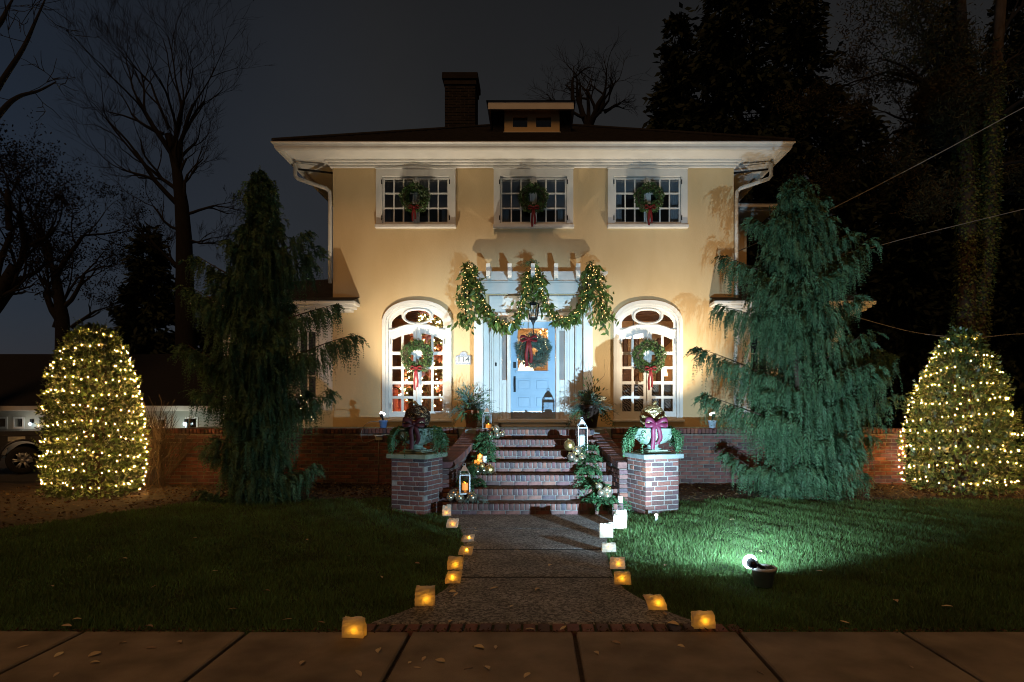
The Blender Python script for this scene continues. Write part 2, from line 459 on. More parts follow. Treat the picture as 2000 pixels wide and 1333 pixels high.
    M['siding'] = mat('pale_siding', (.50, .47, .40), .8, (.42, .40, .34), 2, .1, 20)
    M['leaf_dry'] = mat('dry_leaf', (.66, .50, .32), .8, (.46, .31, .17), 30, .3, 90, objr=.4, spec=.2)
    M['chip'] = mat('mulch_chip', (.12, .070, .036), .9, (.06, .036, .02), 9, island=.6, spec=.1)
    M['cable'] = mat('grey_cable', (.30, .27, .23), .7, (.22, .2, .17), 9)
    M['blackcable'] = mat('black_cable', (.02, .02, .02), .6, (.013, .013, .013), 9)
    M['plaque'] = mat('plaque_tile', (.66, .64, .58), .35, (.58, .56, .5), 12, .1, 60)
    M['plaque_blue'] = mat('plaque_border', (.20, .24, .34), .35, (.5, .5, .5), 55, .1, 60)
    M['ink'] = mat('plaque_ink', (.03, .035, .05), .4, (.02, .025, .04), 9)
    M['stick'] = mat('curly_willow', (.16, .085, .045), .8, (.09, .05, .028), 9)
    # exposed aggregate
    m = mat('aggregate', (.185, .182, .180), .85, (.112, .110, .108), 3, .9, 130)
    nt = m.node_tree; N = nt.nodes; L = nt.links; b = N['Principled BSDF']
    src = b.inputs['Base Color'].links[0].from_socket
    tc = N.new('ShaderNodeTexCoord'); vo = N.new('ShaderNodeTexVoronoi'); vo.inputs['Scale'].default_value = 62
    L.new(tc.outputs['Object'], vo.inputs['Vector'])
    rp = N.new('ShaderNodeValToRGB'); e = rp.color_ramp.elements
    e[0].position = .15; e[0].color = (.45, .40, .36, 1); e[1].position = .95; e[1].color = (2.3, 2.15, 2.0, 1)
    sp = N.new('ShaderNodeSeparateColor'); L.new(vo.outputs['Color'], sp.inputs[0]); L.new(sp.outputs[0], rp.inputs[0])
    mx = N.new('ShaderNodeMix'); mx.data_type = 'RGBA'; mx.blend_type = 'MULTIPLY'; mx.inputs[0].default_value = 1
    L.new(src, mx.inputs[6]); L.new(rp.outputs[0], mx.inputs[7]); L.new(mx.outputs[2], b.inputs['Base Color'])
    M['aggregate'] = m
    # zebra cloth
    m = mat('zebra_cloth', (.5, .47, .43), .85); nt = m.node_tree; N = nt.nodes; L = nt.links; b = N['Principled BSDF']
    wv = N.new('ShaderNodeTexWave'); wv.inputs['Scale'].default_value = 9; wv.inputs['Distortion'].default_value = 6; wv.inputs['Detail'].default_value = 1
    wv.bands_direction = 'DIAGONAL'
    tc = N.new('ShaderNodeTexCoord'); L.new(tc.outputs['Object'], wv.inputs['Vector'])
    rp = N.new('ShaderNodeValToRGB'); rp.color_ramp.interpolation = 'CONSTANT'
    rp.color_ramp.elements[0].color = (.035, .028, .025, 1); rp.color_ramp.elements[1].position = .5; rp.color_ramp.elements[1].color = (.42, .38, .34, 1)
    L.new(wv.outputs['Fac'], rp.inputs[0]); L.new(rp.outputs[0], b.inputs['Base Color'])
    M['zebra'] = m
make_materials()

# ------------------------------------------------------------------ bricks
def brick_mesh(name, l, w, h, b=0.006, m=None):
    me = MB().bev(-l / 2, l / 2, -w / 2, w / 2, -h / 2, h / 2, b).mesh(name)
    me.materials.append(m or M['brick']); return me
def brick(me, parent, loc, rz=0.0, sc=(1, 1, 1), tilt=0.0):
    j = random.uniform(-.0025, .0025)
    o = link('brick', me, None, parent, Vector(loc) + Vector((j * .6, j * 1.6, random.uniform(-.002, .002))), (random.uniform(-.012, .012), random.uniform(-.012, .012), rz + random.uniform(-.014, .014)), (sc[0] * random.uniform(.975, 1.0), sc[1], random.uniform(.94, 1.03)))
    return o
def brick_span(me, parent, p0, tdir, length, z, off, L0=.21, joint=.011, side=0.0, skip=None, bag=None, hw=.05):
    """one course along tdir from p0: bricks cut at the ends"""
    pos = -off; rz = math.atan2(tdir.y, tdir.x)
    while pos < length:
        a, b = max(pos, 0), min(pos + L0, length)
        if b - a > .03:
            c = p0 + tdir * ((a + b) / 2); c = Vector((c.x, c.y, z))
            if skip is None or not skip(c):
                if bag is None or not bag(c, (b - a) / L0, rz):
                    brick(me, parent, c, rz, ((b - a) / L0, 1, 1))
        pos += L0 + joint

# ================================================================== THE SETTING
def smooth(t): t = max(0.0, min(1.0, t)); return t * t * (3 - 2 * t)
def slab_xy(loop, z0, z1, M_=None, b=0.0):
    """polygon in plan, z0..z1, with a small chamfer b on top"""
    n = len(loop)
    c = Vector((sum(p[0] for p in loop) / n, sum(p[1] for p in loop) / n))
    ar = sum(loop[i][0] * loop[(i + 1) % n][1] - loop[(i + 1) % n][0] * loop[i][1] for i in range(n))
    if ar < 0: loop = loop[::-1]
    def inset(d):
        out = []
        for i in range(n):
            p0, p1, p2 = Vector(loop[i - 1]), Vector(loop[i]), Vector(loop[(i + 1) % n])
            e1 = (p1 - p0).normalized(); e2 = (p2 - p1).normalized()
            n1 = Vector((-e1.y, e1.x)); n2 = Vector((-e2.y, e2.x)); m = (n1 + n2)
            m = m / max(.3, m.dot(n1)) if m.length > 1e-6 else n1
            out.append(p1 + m * d)
        return out
    V = [(p[0], p[1], z0) for p in loop] + [(p[0], p[1], z1 - b) for p in loop]
    Fc = [tuple(range(n))[::-1]]
    for i in range(n): j = (i + 1) % n; Fc.append((i, j, n + j, n + i))
    if b:
        ins = inset(b); V += [(p.x, p.y, z1) for p in ins]
        for i in range(n): j = (i + 1) % n; Fc.append((n + i, n + j, 2 * n + j, 2 * n + i))
        Fc.append(tuple(2 * n + i for i in range(n)))
    else: Fc.append(tuple(n + i for i in range(n)))
    return MB().add(V, Fc)

def ground_z(x, y):
    return -.06 - .12 * smooth((y - 13) / 4) - .55 * smooth((y - 18) / 7)
def lawn_z(x, y):
    k = smooth((abs(x) - walk_w(y)) / .9) if y < 9.6 else smooth((abs(x) - 1.3) / .9)
    return .012 + .078 * k * smooth((y - 5) / 6.5) + k * .012 * math.sin(x * 1.3 + 1) * math.sin(y * 1.1) * smooth((y - 4.6) / 1.0)
def bed_y(x):
    if x < -5.2: return 10.55 - 1.45 * min(2.2, -5.2 - x)
    if x < 0: return 10.6 + .08 * math.sin(x * 2)
    if x < 3: return 10.0 + .2 * (x - 1)
    return 10.5 + .08 * math.sin(x * 2.2)
WALK = [(4.3, 1.32), (4.62, 1.25), (5.0, .98), (5.5, .79), (6.0, .73), (7.0, .78), (8.0, .91), (8.7, 1.06), (9.2, 1.24), (9.6, 1.38)]
def walk_w(y):
    return float(np.interp(y, [w[0] for w in WALK], [w[1] for w in WALK]))
def grid(name, xs, ys, zf, m, kind='structure', **kw):
    V = [(x, y, zf(x, y)) for y in ys for x in xs]; n = len(xs)
    Fc = [(j * n + i, j * n + i + 1, (j + 1) * n + i + 1, (j + 1) * n + i) for j in range(len(ys) - 1) for i in range(n - 1)]
    b = MB().add(V, Fc, True)
    return b.build(name, m, None, kind=kind, **kw)

xs = [-400, -150, -60, -30, -20] + list(np.linspace(-15, 15, 16)) + [20, 30, 60, 150, 400]
ys = [-60, -20, -5, 0, 4, 8, 12, 14, 16, 18, 20, 22, 25, 30, 45, 80, 160, 500]
grid('ground', xs, ys, ground_z, M['earth'], label='dark open ground around the lot and beyond the house')
grid('lawn', list(np.linspace(-14, 14, 85)), list(np.linspace(4.5, 12.6, 40)), lawn_z, M['lawn'],
     label='front lawn soil on both sides of the path')

# mulch beds in front of the terrace walls
def bed(x0, x1, lab):
    xs_ = np.linspace(x0, x1, 60); V = []; Fc = []; k = 9
    for x in xs_:
        yb = bed_y(x) + .05 * math.sin(9 * x) + .04 * math.sin(23 * x)
        for t in range(k):
            y = yb + (12.5 - yb) * t / (k - 1)
            V.append((x, y, lawn_z(x, y) + .006 + .028 * smooth(t / 2) + .012 * math.sin(7 * x + 5 * y) * smooth(t / 2)))
    for i in range(len(xs_) - 1):
        for t in range(k - 1): Fc.append((i * k + t, (i + 1) * k + t, (i + 1) * k + t + 1, i * k + t + 1))
    MB().add(V, Fc, True).build('mulch_bed', M['soil'], None, kind='structure', label=lab)
bed(-11.5, -1.75, 'brown mulch bed under the cypress left of the steps')
bed(1.95, 11.5, 'brown mulch bed under the cypress on the floodlit side')

def chips():
    n = 9000; P = []
    while len(P) < n:
        x = RNG.uniform(1.9, 9.5) * (1 if RNG.random() < .42 else -1); yb = bed_y(x); y = RNG.uniform(yb - .12, 12.3)
        if abs(x) < 2.2 and y < 10.4: continue
        P.append((x, y, lawn_z(x, y) + .045 + RNG.uniform(0, .012)))
    P = np.array(P); D = rand_unit(n); D[:, 2] *= .25; D = nrm(D); W = perp(D); W[:, 2] *= .35; W = nrm(W)
    tag(leaf_obj('mulch', leaf_quads(P, D, W, RNG.uniform(.025, .08, n), RNG.uniform(.012, .04, n), .1), M['chip'], None),
        'wood chips and leaf litter scattered over the mulch beds', 'mulch', None, 'stuff')
chips()
def edge_litter():
    n = 2600; x = RNG.uniform(-6.5, 6.5, n); y = 4.485 + np.abs(RNG.normal(0, .05, n)) - .03; z = np.full(n, .043)
    z[y > 4.49] = .03
    D = rand_unit(n); D[:, 2] *= .3; D = nrm(D); W = perp(D); W[:, 2] *= .35
    tag(leaf_obj('leaf_litter', leaf_quads(np.stack([x, y, z], 1), D, nrm(W), RNG.uniform(.01, .04, n), RNG.uniform(.006, .018, n), .1), M['chip'], None),
        'crumbled leaves and dirt along the back edge of the sidewalk', 'litter', None, 'stuff')
edge_litter()

def grass():
    n = 330000
    x = RNG.uniform(-10.5, 10.5, n * 3); u = RNG.uniform(0, 1, n * 3)
    y = 4.47 / (1 - u * (1 - 4.47 / 11.0))               # denser towards the path's front end
    hw = np.interp(y, [w[0] for w in WALK], [w[1] for w in WALK])
    yb = np.array([bed_y(v) for v in x[:]]) + .05 * np.sin(9 * x) + .04 * np.sin(23 * x)
    ok = (np.abs(x) > hw + RNG.normal(0, .012, len(x))) & (y < yb + RNG.normal(0, .05, len(x))) & (np.abs(x) < y * .9 + .6)
    ok &= ~((np.abs(x) < 2.25) & (np.abs(x) > 1.2) & (y > 9.42 + np.abs(np.abs(x) - 1.6) * .4))
    ok &= (np.abs(x) > 1.33) | (y < 9.3)
    x, y = x[ok][:n], y[ok][:n]; n = len(x)
    z = np.array([lawn_z(a, b) for a, b in zip(x, y)]) - .004
    h = RNG.uniform(.018, .055, n) * (1 + .3 * np.sin(x * 5.1 + 2 * np.sin(y * 2.1)) * np.sin(y * 4.3 + np.sin(x * 1.7)) + .2 * np.sin(x * 13 + y * 7))
    h *= np.clip((y - 4.47) / .5 + .55, .5, 1)
    a = RNG.uniform(0, 2 * np.pi, n); lean = RNG.uniform(.1, .9, n)
    w = .0022 + .00050 * y
    P = np.stack([x, y, z], 1); ta = a + RNG.normal(0, 1.0, n)
    dx = np.stack([np.cos(a), np.sin(a), np.zeros(n)], 1) * w[:, None]
    tip = P + np.stack([np.cos(ta) * lean * h, np.sin(ta) * lean * h, h], 1)
    V = np.stack([P - dx, P + dx, tip], 1).reshape(-1, 3)
    o = link('grass', fast_mesh('grass', V, np.arange(len(V)).reshape(-1, 3)), M['grass'])
    tag(o, 'short mown grass of the front lawn', 'grass', None, 'stuff')
grass()

# walkway of exposed aggregate slabs
def walkway():
    root = slab_xy([(-1.4, 4.3), (1.4, 4.3), (1.4, 9.75), (-1.4, 9.75)], -.05, -.012).build('walkway', M['soil'], None, kind='structure',
        label='exposed aggregate garden path leading up to the brick steps')
    js = [4.655, 5.93, 7.10, 8.31, 9.52]
    for a, b in zip(js[:-1], js[1:]):
        a2, b2 = a + .022, b - .022
        yy = np.linspace(a2, b2, 8)
        lp = [(walk_w(y) - .003, y) for y in yy] + [(-walk_w(y) + .003, y) for y in yy[::-1]]
        slab_xy(lp, -.04, .030 + .004 * random.random(), b=.008).build('slab', M['aggregate'], root)
    for y in js[1:-1]:                              # dark felt in the expansion joints
        w_ = walk_w(y) - .02; MB().box(-w_, w_, y - .0215, y + .0215, -.03, .0285).build('expansion_joint', M['felt'], root)
    me = brick_mesh('border_brick', .086, .158, .06, .006)
    for i in range(26):
        x = -1.19 + .1045 * i
        link('brick', me, None, root, (x, 4.568, .004 + random.uniform(-.003, .003)), (0, 0, random.uniform(-.02, .02)))
walkway()
def sidewalk():
    root = slab_xy([(-12, 2.6), (12, 2.6), (12, 4.485), (-12, 4.485)], -.06, .0).build('sidewalk', M['soil'], None, kind='structure',
        label='brown concrete sidewalk slabs along the street front')
    for i in range(-6, 7):
        x0 = .274 + 1.142 * i + .014; x1 = .274 + 1.142 * (i + 1) - .014
        y1 = 4.475 + random.uniform(-.012, .012)
        lp = [(x0, 2.7), (x1, 2.7), (x1, y1 - random.uniform(0, .012)), ((x0 + x1) / 2, y1), (x0, y1 - random.uniform(0, .012))]
        slab_xy(lp, -.05, .038 + random.uniform(-.004, .004), b=.01).build('slab', M['concrete'], root)
sidewalk()
slab_xy([(-30, 13.5), (-8.8, 13.5), (-8.8, 22.0), (-30, 22.0)], -.5, -.12, b=.01).build('driveway', M['asphalt'], None, kind='structure',
     label='asphalt driveway under the parked truck')

# terrace: floor, front walls, steps, wing walls, piers
FL = 1.2          # terrace floor level
WY = 12.4         # front face of the terrace walls
slab_xy([(-7.2, WY + .27), (7.2, WY + .27), (7.2, 14.1), (-7.2, 14.1)], .0, FL - .012, b=.01).build('terrace', M['bluestone'], None, kind='structure',
     label='paved terrace between the brick walls and the house')
slab_xy([(-1.3, 11.95), (1.3, 11.95), (1.3, 12.68), (-1.3, 12.68)], .0, FL - .006, b=.01).build('landing', M['bluestone'], None, kind='structure',
     label='landing at the head of the brick steps')

bm_std = brick_mesh('brick_standard', .21, .10, .058)
bm_old = brick_mesh('brick_old', .21, .10, .058, .006, M['brick_old'])
bm_row = brick_mesh('brick_rowlock', .062, .21, .09, .006)
def terrace_wall(sx, label, near):
    root = thing('terrace_wall', (sx * 4.4, WY + .12, 0), label, 'wall')
    x0, x1 = 1.50, 7.2
    a, b = (x0, x1) if sx > 0 else (-x1, -x0)
    MB().box(a + .004, b - .004, WY + .008, WY + .25, -.1, FL - .105).build('mortar_core', M['mortar_dark'], root)
    st = MB(); cand = []
    courses = [(.035 + .0705 * i) for i in range(15)]
    for k, z in enumerate(courses):
        z += .012
        if z > FL - .13: break
        def bagit(c, sc, rz): cand.append((c, sc, rz)); return True
        brick_span(bm_old, root, Vector((a, WY + .05, 0)), Vector((1, 0, 0)), b - a, z, (0, .11)[k % 2], bag=bagit)
    # the bricks seen between the pier and the cypress come first
    cand.sort(key=lambda t: abs(abs(t[0].x) - near) + (0 if t[0].z > .1 else .6))
    for i, (c, sc, rz) in enumerate(cand):
        jz = random.uniform(-.003, .003)
        if i < 250: brick(bm_old, root, c, rz, (sc, 1, 1))
        else: st.bev(c.x - .105 * sc, c.x + .105 * sc, c.y - .05 + jz, c.y + .05 + jz, c.z - .029, c.z + .029, .006)
    st.build('brick_courses', M['brick_old'], root, kind='stuff')
    # end face
    e = MB()
    ex = x1 * sx
    for k, z in enumerate(courses):
        z += .012
        if z > FL - .13: break
        for q in range(1 + k % 2):
            y0 = WY + .015 + (.0 if k % 2 == 0 else q * .125); y1 = y0 + (.225 if k % 2 == 0 else .105)
            e.bev(min(ex, ex + sx * .01) - .01, max(ex, ex + sx * .01), y0, y1, z - .029, z + .029, .004)
    e.build('end_bricks', M['brick'], root, kind='stuff')
    # rowlock coping
    n = int((b - a) / .072); cp = MB(); me = brick_mesh('coping_brick', .062, .27, .095, .008, M['brick_old']); c = 0
    for i in range(n):
        x = a + .036 + i * .072
        if abs(abs(x) - near) < 1.6:
            link('brick', me, None, root, (x, WY + .128 + random.uniform(-.004, .004), FL - .05 + random.uniform(-.003, .003)))
        else: cp.bev(x - .031, x + .031, WY - .007, WY + .263, FL - .0975, FL - .0025, .008)
    cp.build('coping_courses', M['brick_old'], root, kind='stuff')
    return root
terrace_wall(-1, 'brick terrace wall with rowlock coping beneath the house wing with the dark cypress', 2.6)
terrace_wall(1, 'brick terrace wall with rowlock coping behind the floodlit green cypress', 2.7)

def stairs():
    root = thing('brick_steps', (0, 9.43, 0), 'seven brick steps with rowlock nosings rising to the terrace', 'steps')
    r = (FL - .185) / 6; row = brick_mesh('step_rowlock', .0625, .20, .094, .005, M['brick_step'])
    stm = brick_mesh('step_stretcher', .198, .09, .062, .005, M['brick_step'])
    for n in range(7):
        y = 9.43 + .4 * n; zt = .185 + r * n; zb = 0 if n == 0 else zt - r
        w = 1.30 - .034 * n
        core = MB().box(-w, w, y + .012, y + (.62 if n < 6 else .3), max(-.05, zb - .1), zt - .008).build('step', M['mortar_step'], root)
        k = int(2 * w / .0752); pit = 2 * w / k
        for i in range(k):
            link('brick', row, None, core, (-w + pit * (i + .5), y + .1 + random.uniform(-.003, .003), zt - .047 + random.uniform(-.002, .002)))
        zc = zt - .100 - .033; k = int(2 * w / .211); pit = 2 * w / k
        for i in range(k + n % 2):
            xa = max(-w, -w + pit * (i - .5 * (n % 2))); xb = min(w, xa + pit if xa > -w else -w + pit * (1 - .5 * (n % 2)))
            if xb - xa > .04:
                link('brick', stm, None, core, ((xa + xb) / 2, y + .047 + random.uniform(-.002, .002), zc), None, ((xb - xa - .012) / .198, 1, 1))
    return root
stairs()

def wing_path(sx):
    """inner edge of the curved cheek wall, from the landing down to the pier"""
    P = []
    for i in range(41):
        t = i / 40
        y = 12.38 - 2.52 * t
        x = 1.055 + .235 * (t ** 1.6) - .012 * math.sin(t * math.pi)
        z = FL - .44 * (t ** 1.15) - .05 * math.sin(t * math.pi)
        P.append(Vector((sx * x, y, z)))
    return P
def wing_wall(sx, label):
    P = wing_path(sx)
    root = thing('cheek_wall', (sx * 1.3, 11.1, 0), label, 'wall')
    # core
    V = []; Fc = []
    for p in P:
        wout = .30
        V += [(p.x + sx * .012, p.y, -.05), (p.x + sx * .012, p.y, p.z - .1), (p.x + sx * wout, p.y, p.z - .1), (p.x + sx * wout, p.y, -.05)]
    n = len(P)
    for i in range(n - 1):
        for k in range(4): Fc.append((i * 4 + k, i * 4 + (k + 1) % 4, (i + 1) * 4 + (k + 1) % 4, (i + 1) * 4 + k))
    Fc.append((0, 1, 2, 3)); m = (n - 1) * 4; Fc.append((m + 3, m + 2, m + 1, m))
    MB().add(V, Fc).build('mortar_core', M['sooty_mortar'], root)
    # arc length table
    d = [0]
    for i in range(n - 1): d.append(d[-1] + (P[i + 1].xy - P[i].xy).length)
    def pt(s):
        i = min(n - 2, max(0, int(np.searchsorted(d, s)) - 1)); t = (s - d[i]) / (d[i + 1] - d[i])
        return P[i].lerp(P[i + 1], t), (P[i + 1] - P[i])
    Ltot = d[-1]
    def stair_z(y):
        if y < 9.43: return 0
        return min(FL, .185 + (FL - .185) / 6 * int((y - 9.43) / .4))
    for k in range(17):
        z = .047 + .0705 * k; pos = -(.11 if k % 2 else 0)
        while pos < Ltot:
            a, b = max(0, pos), min(Ltot, pos + .21)
            if b - a > .04:
                p, t = pt((a + b) / 2); p1, _ = pt(b); p0, _ = pt(a)
                if z + .03 < min(p0.z, p1.z) - .095 and z > stair_z(p.y) - .14:
                    rz = math.atan2(t.y, t.x)
                    nx = Vector((t.y, -t.x, 0)).normalized() * (1 if sx < 0 else -1)
                    nx = nx if nx.x * sx > 0 else -nx
                    brick(bm_std, root, Vector((p.x, p.y, z)) + nx * .05, rz, ((b - a) / .21, 1, 1))
            pos += .221
    e = P[-1]; z = .047; k = 0                     # brick end beside the pier
    while z + .03 < e.z - .1:
        for q0, q1 in (((.0, .30),) if k % 2 else ((.0, .14), (.15, .30))):
            brick(bm_std, root, (e.x + sx * (q0 + q1) / 2, e.y - .012, z), 0, ((q1 - q0 - .008) / .21, .5, 1))
        z += .0705; k += 1
    # sloping rowlock cap
    me = brick_mesh('cap_brick', .064, .325, .10, .008)
    s = .036
    while s < Ltot:
        p, t = pt(s); yaw = math.atan2(t.y, t.x); pit = -math.atan2(t.z, t.xy.length)
        nx = Vector((sx, 0, 0)) * .148
        o = link('brick', me, None, root, Vector((p.x, p.y, p.z - .048)) + nx + Vector((0, 0, random.uniform(-.003, .003))))
        o.rotation_mode = 'XYZ'; o.rotation_euler = (0, pit, yaw)
        s += .0735 / 1.02
    return root
wing_wall(-1, 'curved brick cheek wall beside the steps with the pillar candles')
wing_wall(1, 'curved brick cheek wall beside the steps with the bright white lantern')

PIER_ROT = R(20)
PS = .56
def pier(sx, label, capm):
    c = Vector((1.607 + (math.cos(PIER_ROT) - math.sin(PIER_ROT)) * PS / 2, 9.3 + (math.cos(PIER_ROT) + math.sin(PIER_ROT)) * PS / 2, 0))
    c.x *= sx; rz = PIER_ROT * sx
    root = thing('brick_pier', c, label, 'pier')
    Mr = Matrix.Translation(c) @ Matrix.Rotation(rz, 4, 'Z')
    h = PS / 2
    MB().box(-h + .006, h - .006, -h + .006, h - .006, -.1, .852, Mr).build('mortar_core', M['mortar'], root)
    for k in range(13):
        z = -.04 + .0705 * k + .0335
        for f in range(4):
            a = f * math.pi / 2; t = Vector((math.cos(a), math.sin(a), 0)); nrmv = Vector((math.sin(a), -math.cos(a), 0))
            long = (f % 2 == 0) == (k % 2 == 0)
            st, ln = (-h, PS) if long else (-h + .103, PS - .206)
            off = .11 if (k % 3 == 1) else (0.0 if k % 2 else .055)
            pos = -off
            while pos < ln:
                aa, bb = max(0, pos), min(ln, pos + .205)
                if bb - aa > .025:
                    mid = nrmv * (h - .05) + t * (st + (aa + bb) / 2)
                    w = Mr @ Vector((mid.x, mid.y, z))
                    brick(bm_std, root, w, rz + a, ((bb - aa) / .21, 1, 1))
                pos += .2165
    h2 = h + .055
    MB().bev(-h2, h2, -h2, h2, .853, .921, .008, Mr).build('cap_stone', capm, root)
    return c
PC_L = pier(-1, 'brick gate pier with mossy cap stone on the unlit lawn side', M['greenstone'])
PC_R = pier(1, 'brightly lit brick gate pier with bluestone cap beside the floodlight', M['bluestone'])

# ================================================================== THE HOUSE
HY = 13.9                                     # front wall plane
HC = X(1041.5, HY)                            # axis of the house
def hx(px): return X(px, HY)
def hz(py): return Z(py, HY)
house = thing('house', (HC, HY, FL), 'two storey cream stucco house with hip roof, portico and low side wings', 'house')
HL, HR = hx(650), hx(1433)
def rect(x0, x1, z0, z1): return [(x0, z0), (x1, z0), (x1, z1), (x0, z1)]
def pxloop(pts, cx): return [(hx(cx + a), hz(b)) for a, b in pts]
def arch(cx, hw, bot, spring, ry, n=28):
    pts = [(-hw, bot), (hw, bot)]
    for i in range(n + 1):
        t = math.pi * i / n; c, s_ = math.cos(t), math.sin(t)
        pts.append((hw * math.copysign(abs(c) ** .92, c), spring - ry * (s_ ** .92)))
    return pxloop(pts, cx)
UPW = [812.5, 1042.0, 1264.5]; LOW = [814.5, 1265.5]

def house_shell():
    holes = [rect(hx(c - 66), hx(c + 66), hz(438), hz(345)) for c in UPW]
    holes += [arch(c, 57, 820, 634, 35) for c in LOW]
    holes.append(rect(hx(950), hx(1133), FL + .0, hz(604)))
    top = 7.05
    # the door opening reaches the floor: make it part of the outline
    outl = [(HL, FL - .2), (hx(950), FL - .2), (hx(950), hz(604)), (hx(1133), hz(604)), (hx(1133), FL - .2), (HR, FL - .2), (HR, top), (HL, top)]
    MB().poly(outl, HY, HY + .22, holes[:-1]).build('front_wall', M['stucco'], house)
    m = MB(); m.box(HL, HL + .22, HY + .221, 22.8, FL - .2, top); m.build('side_wall', M['stucco'], house)
    m = MB(); m.box(HR - .22, HR, HY + .221, 22.8, FL - .2, top); m.build('side_wall', M['stucco'], house)
    MB().box(HL + .221, HR - .221, 22.58, 22.8, FL - .2, top).build('rear_wall', M['stucco'], house)
    # eaves
    EL, ER, EF = HL - .87, HR + .87, HY - .9
    EB = 22.8 + .9
    so = MB(); so.box(EL + .05, ER - .05, EF + .05, EB - .05, 6.955, 6.985); so.build('soffit', M['trim'], house)
    # crown moulding in three steps under the soffit
    for j, (p, za, zb) in enumerate(((.05, 6.80, 6.855), (.085, 6.857, 6.90), (.135, 6.902, 6.953))):
        MB().bev(HL - p, HR + p, HY - p, HY - .002, za, zb, .01).build('crown_moulding', M['trim'], house)
        MB().bev(HL - p, HL - .002, HY, 22.5, za, zb, .01).build('crown_moulding', M['trim'], house)
        MB().bev(HR + .002, HR + p, HY, 22.5, za, zb, .01).build('crown_moulding', M['trim'], house)
    # soffit battens
    # gutter with an ogee front, mitred at the corners
    prof = [(.0, 6.845), (.055, 6.845), (.075, 6.875), (.08, 6.91), (.10, 6.945), (.13, 6.965), (.13, 6.985), (.0, 6.985)]
    m = MB(); V = []; Fc = []; n = len(prof)
    path = [(EL, EB, -1, 1), (EL, EF, -1, -1), (ER, EF, 1, -1), (ER, EB, 1, 1)]
    for (x, y, ax, ay) in path:
        for (o_, z) in prof: V.append((x + ax * (o_ - .05), y + ay * (o_ - .05), z))
    for i in range(3):
        for k in range(n): Fc.append((i * n + k, i * n + (k + 1) % n, (i + 1) * n + (k + 1) % n, (i + 1) * n + k))
    m.add(V, Fc); g = m.build('gutter', M['gutter'], house)
    # hip roof with courses of shingles
    xa, xb, ya, yb = EL - .05, ER + .05, EF - .05, EB + .05
    half = (yb - ya) / 2; rise = .51; rid = []
    ridge_l, ridge_r = (xa + xb) / 2 - max(0.05, (xb - xa) / 2 - half), (xa + xb) / 2 + max(.05, (xb - xa) / 2 - half)
    zr = 6.99 + half * rise; ym = (ya + yb) / 2
    nC = 34; V = []; Fc = []
    cor = [Vector((xa, ya, 0)), Vector((xb, ya, 0)), Vector((xb, yb, 0)), Vector((xa, yb, 0))]
    tops = [Vector((ridge_l, ym, 0)), Vector((ridge_r, ym, 0)), Vector((ridge_r, ym, 0)), Vector((ridge_l, ym, 0))]
    for c in range(nC):
        t0, t1 = c / nC, (c + 1) / nC
        b0 = len(V)
        for k in range(4):
            p = cor[k].lerp(tops[k], t0); q = cor[k].lerp(tops[k], t1)
            V += [(p.x, p.y, 6.99 + (zr - 6.99) * t0), (p.x, p.y, 6.99 + (zr - 6.99) * t0 + .022), (q.x, q.y, 6.99 + (zr - 6.99) * t1 + .004)]
        for k in range(4):
            a, b = b0 + 3 * k, b0 + 3 * ((k + 1) % 4)
            Fc += [(a, b, b + 1, a + 1), (a + 1, b + 1, b + 2, a + 2)]
    roof = MB().add(V, Fc).build('roof', M['roof'], house)
    # hip caps
    hc = MB()
    for k in range(4):
        p = cor[k] + Vector((0, 0, 7.01)); q = tops[k] + Vector((0, 0, zr + .02)); hc.tube([p, q], .05, 6)
    hc.build('hip_cap', M['roof'], roof)
    # chimney
    cy = 17.3; u = F / cy; cx = X(902, cy); hw_ = 29 / u; zt = Z(157, cy)
    ch = MB().box(cx - hw_ + .015, cx + hw_ - .015, cy - .4 + .015, cy + .4 - .015, 7.6, zt - .32).build('chimney', M['mortar_dark'], roof)
    st = MB(); z = 8.3; k = 0
    while z < zt - .33:
        for (p0, tdir, ln) in ((Vector((cx - hw_, cy - .4, 0)), Vector((1, 0, 0)), 2 * hw_), (Vector((cx + hw_, cy - .4, 0)), Vector((0, 1, 0)), .8), (Vector((cx - hw_, cy + .4, 0)), Vector((0, -1, 0)), .8)):
            pos = -(.105 if k % 2 else 0)
            while pos < ln:
                a, b = max(0, pos), min(ln, pos + .2)
                if b - a > .03:
                    c0 = p0 + tdir * a; c1 = p0 + tdir * b
                    inn = Vector((-tdir.y, tdir.x, 0)) * .08; j = random.uniform(-.008, .006)
                    xs_ = sorted((c0.x, c1.x, (c0 + inn).x, (c1 + inn).x)); ys_ = sorted((c0.y, c1.y, (c0 + inn).y, (c1 + inn).y))
                    st.box(xs_[0] + j * .3, xs_[-1], ys_[0] + j, ys_[-1], z - .029, z + .029)
                pos += .211
        z += .0705; k += 1
    st.build('brick_courses', M['sooty'], roof, kind='stuff')
    cp = MB(); cp.bev(cx - hw_ - .03, cx + hw_ + .03, cy - .43, cy + .43, zt - .33, zt - .2, .01)
    cp.bev(cx - hw_ - .07, cx + hw_ + .07, cy - .47, cy + .47, zt - .198, zt - .02, .015); cp.build('chimney_cap', M['sooty'], roof)
    # dormer
    dY = 15.15; dc = X(1039, dY)
    MB().box(dc - .93, dc + .93, dY + .1, 17.6, 7.6, 8.62).build('dormer_wall', M['roof'], roof)
    x0, x1, z0, z1 = X(985, dY), X(1093, dY), Z(261, dY), Z(212, dY)
    hl = [rect(x0 + .2, X(1030, dY), z0 + .16, z1 - .19), rect(X(1047, dY), x1 - .2, z0 + .16, z1 - .19)]
    MB().poly(rect(x0, x1, z0, z1), dY + .02, dY + .098, hl).build('dormer_frame', M['stucco'], roof)
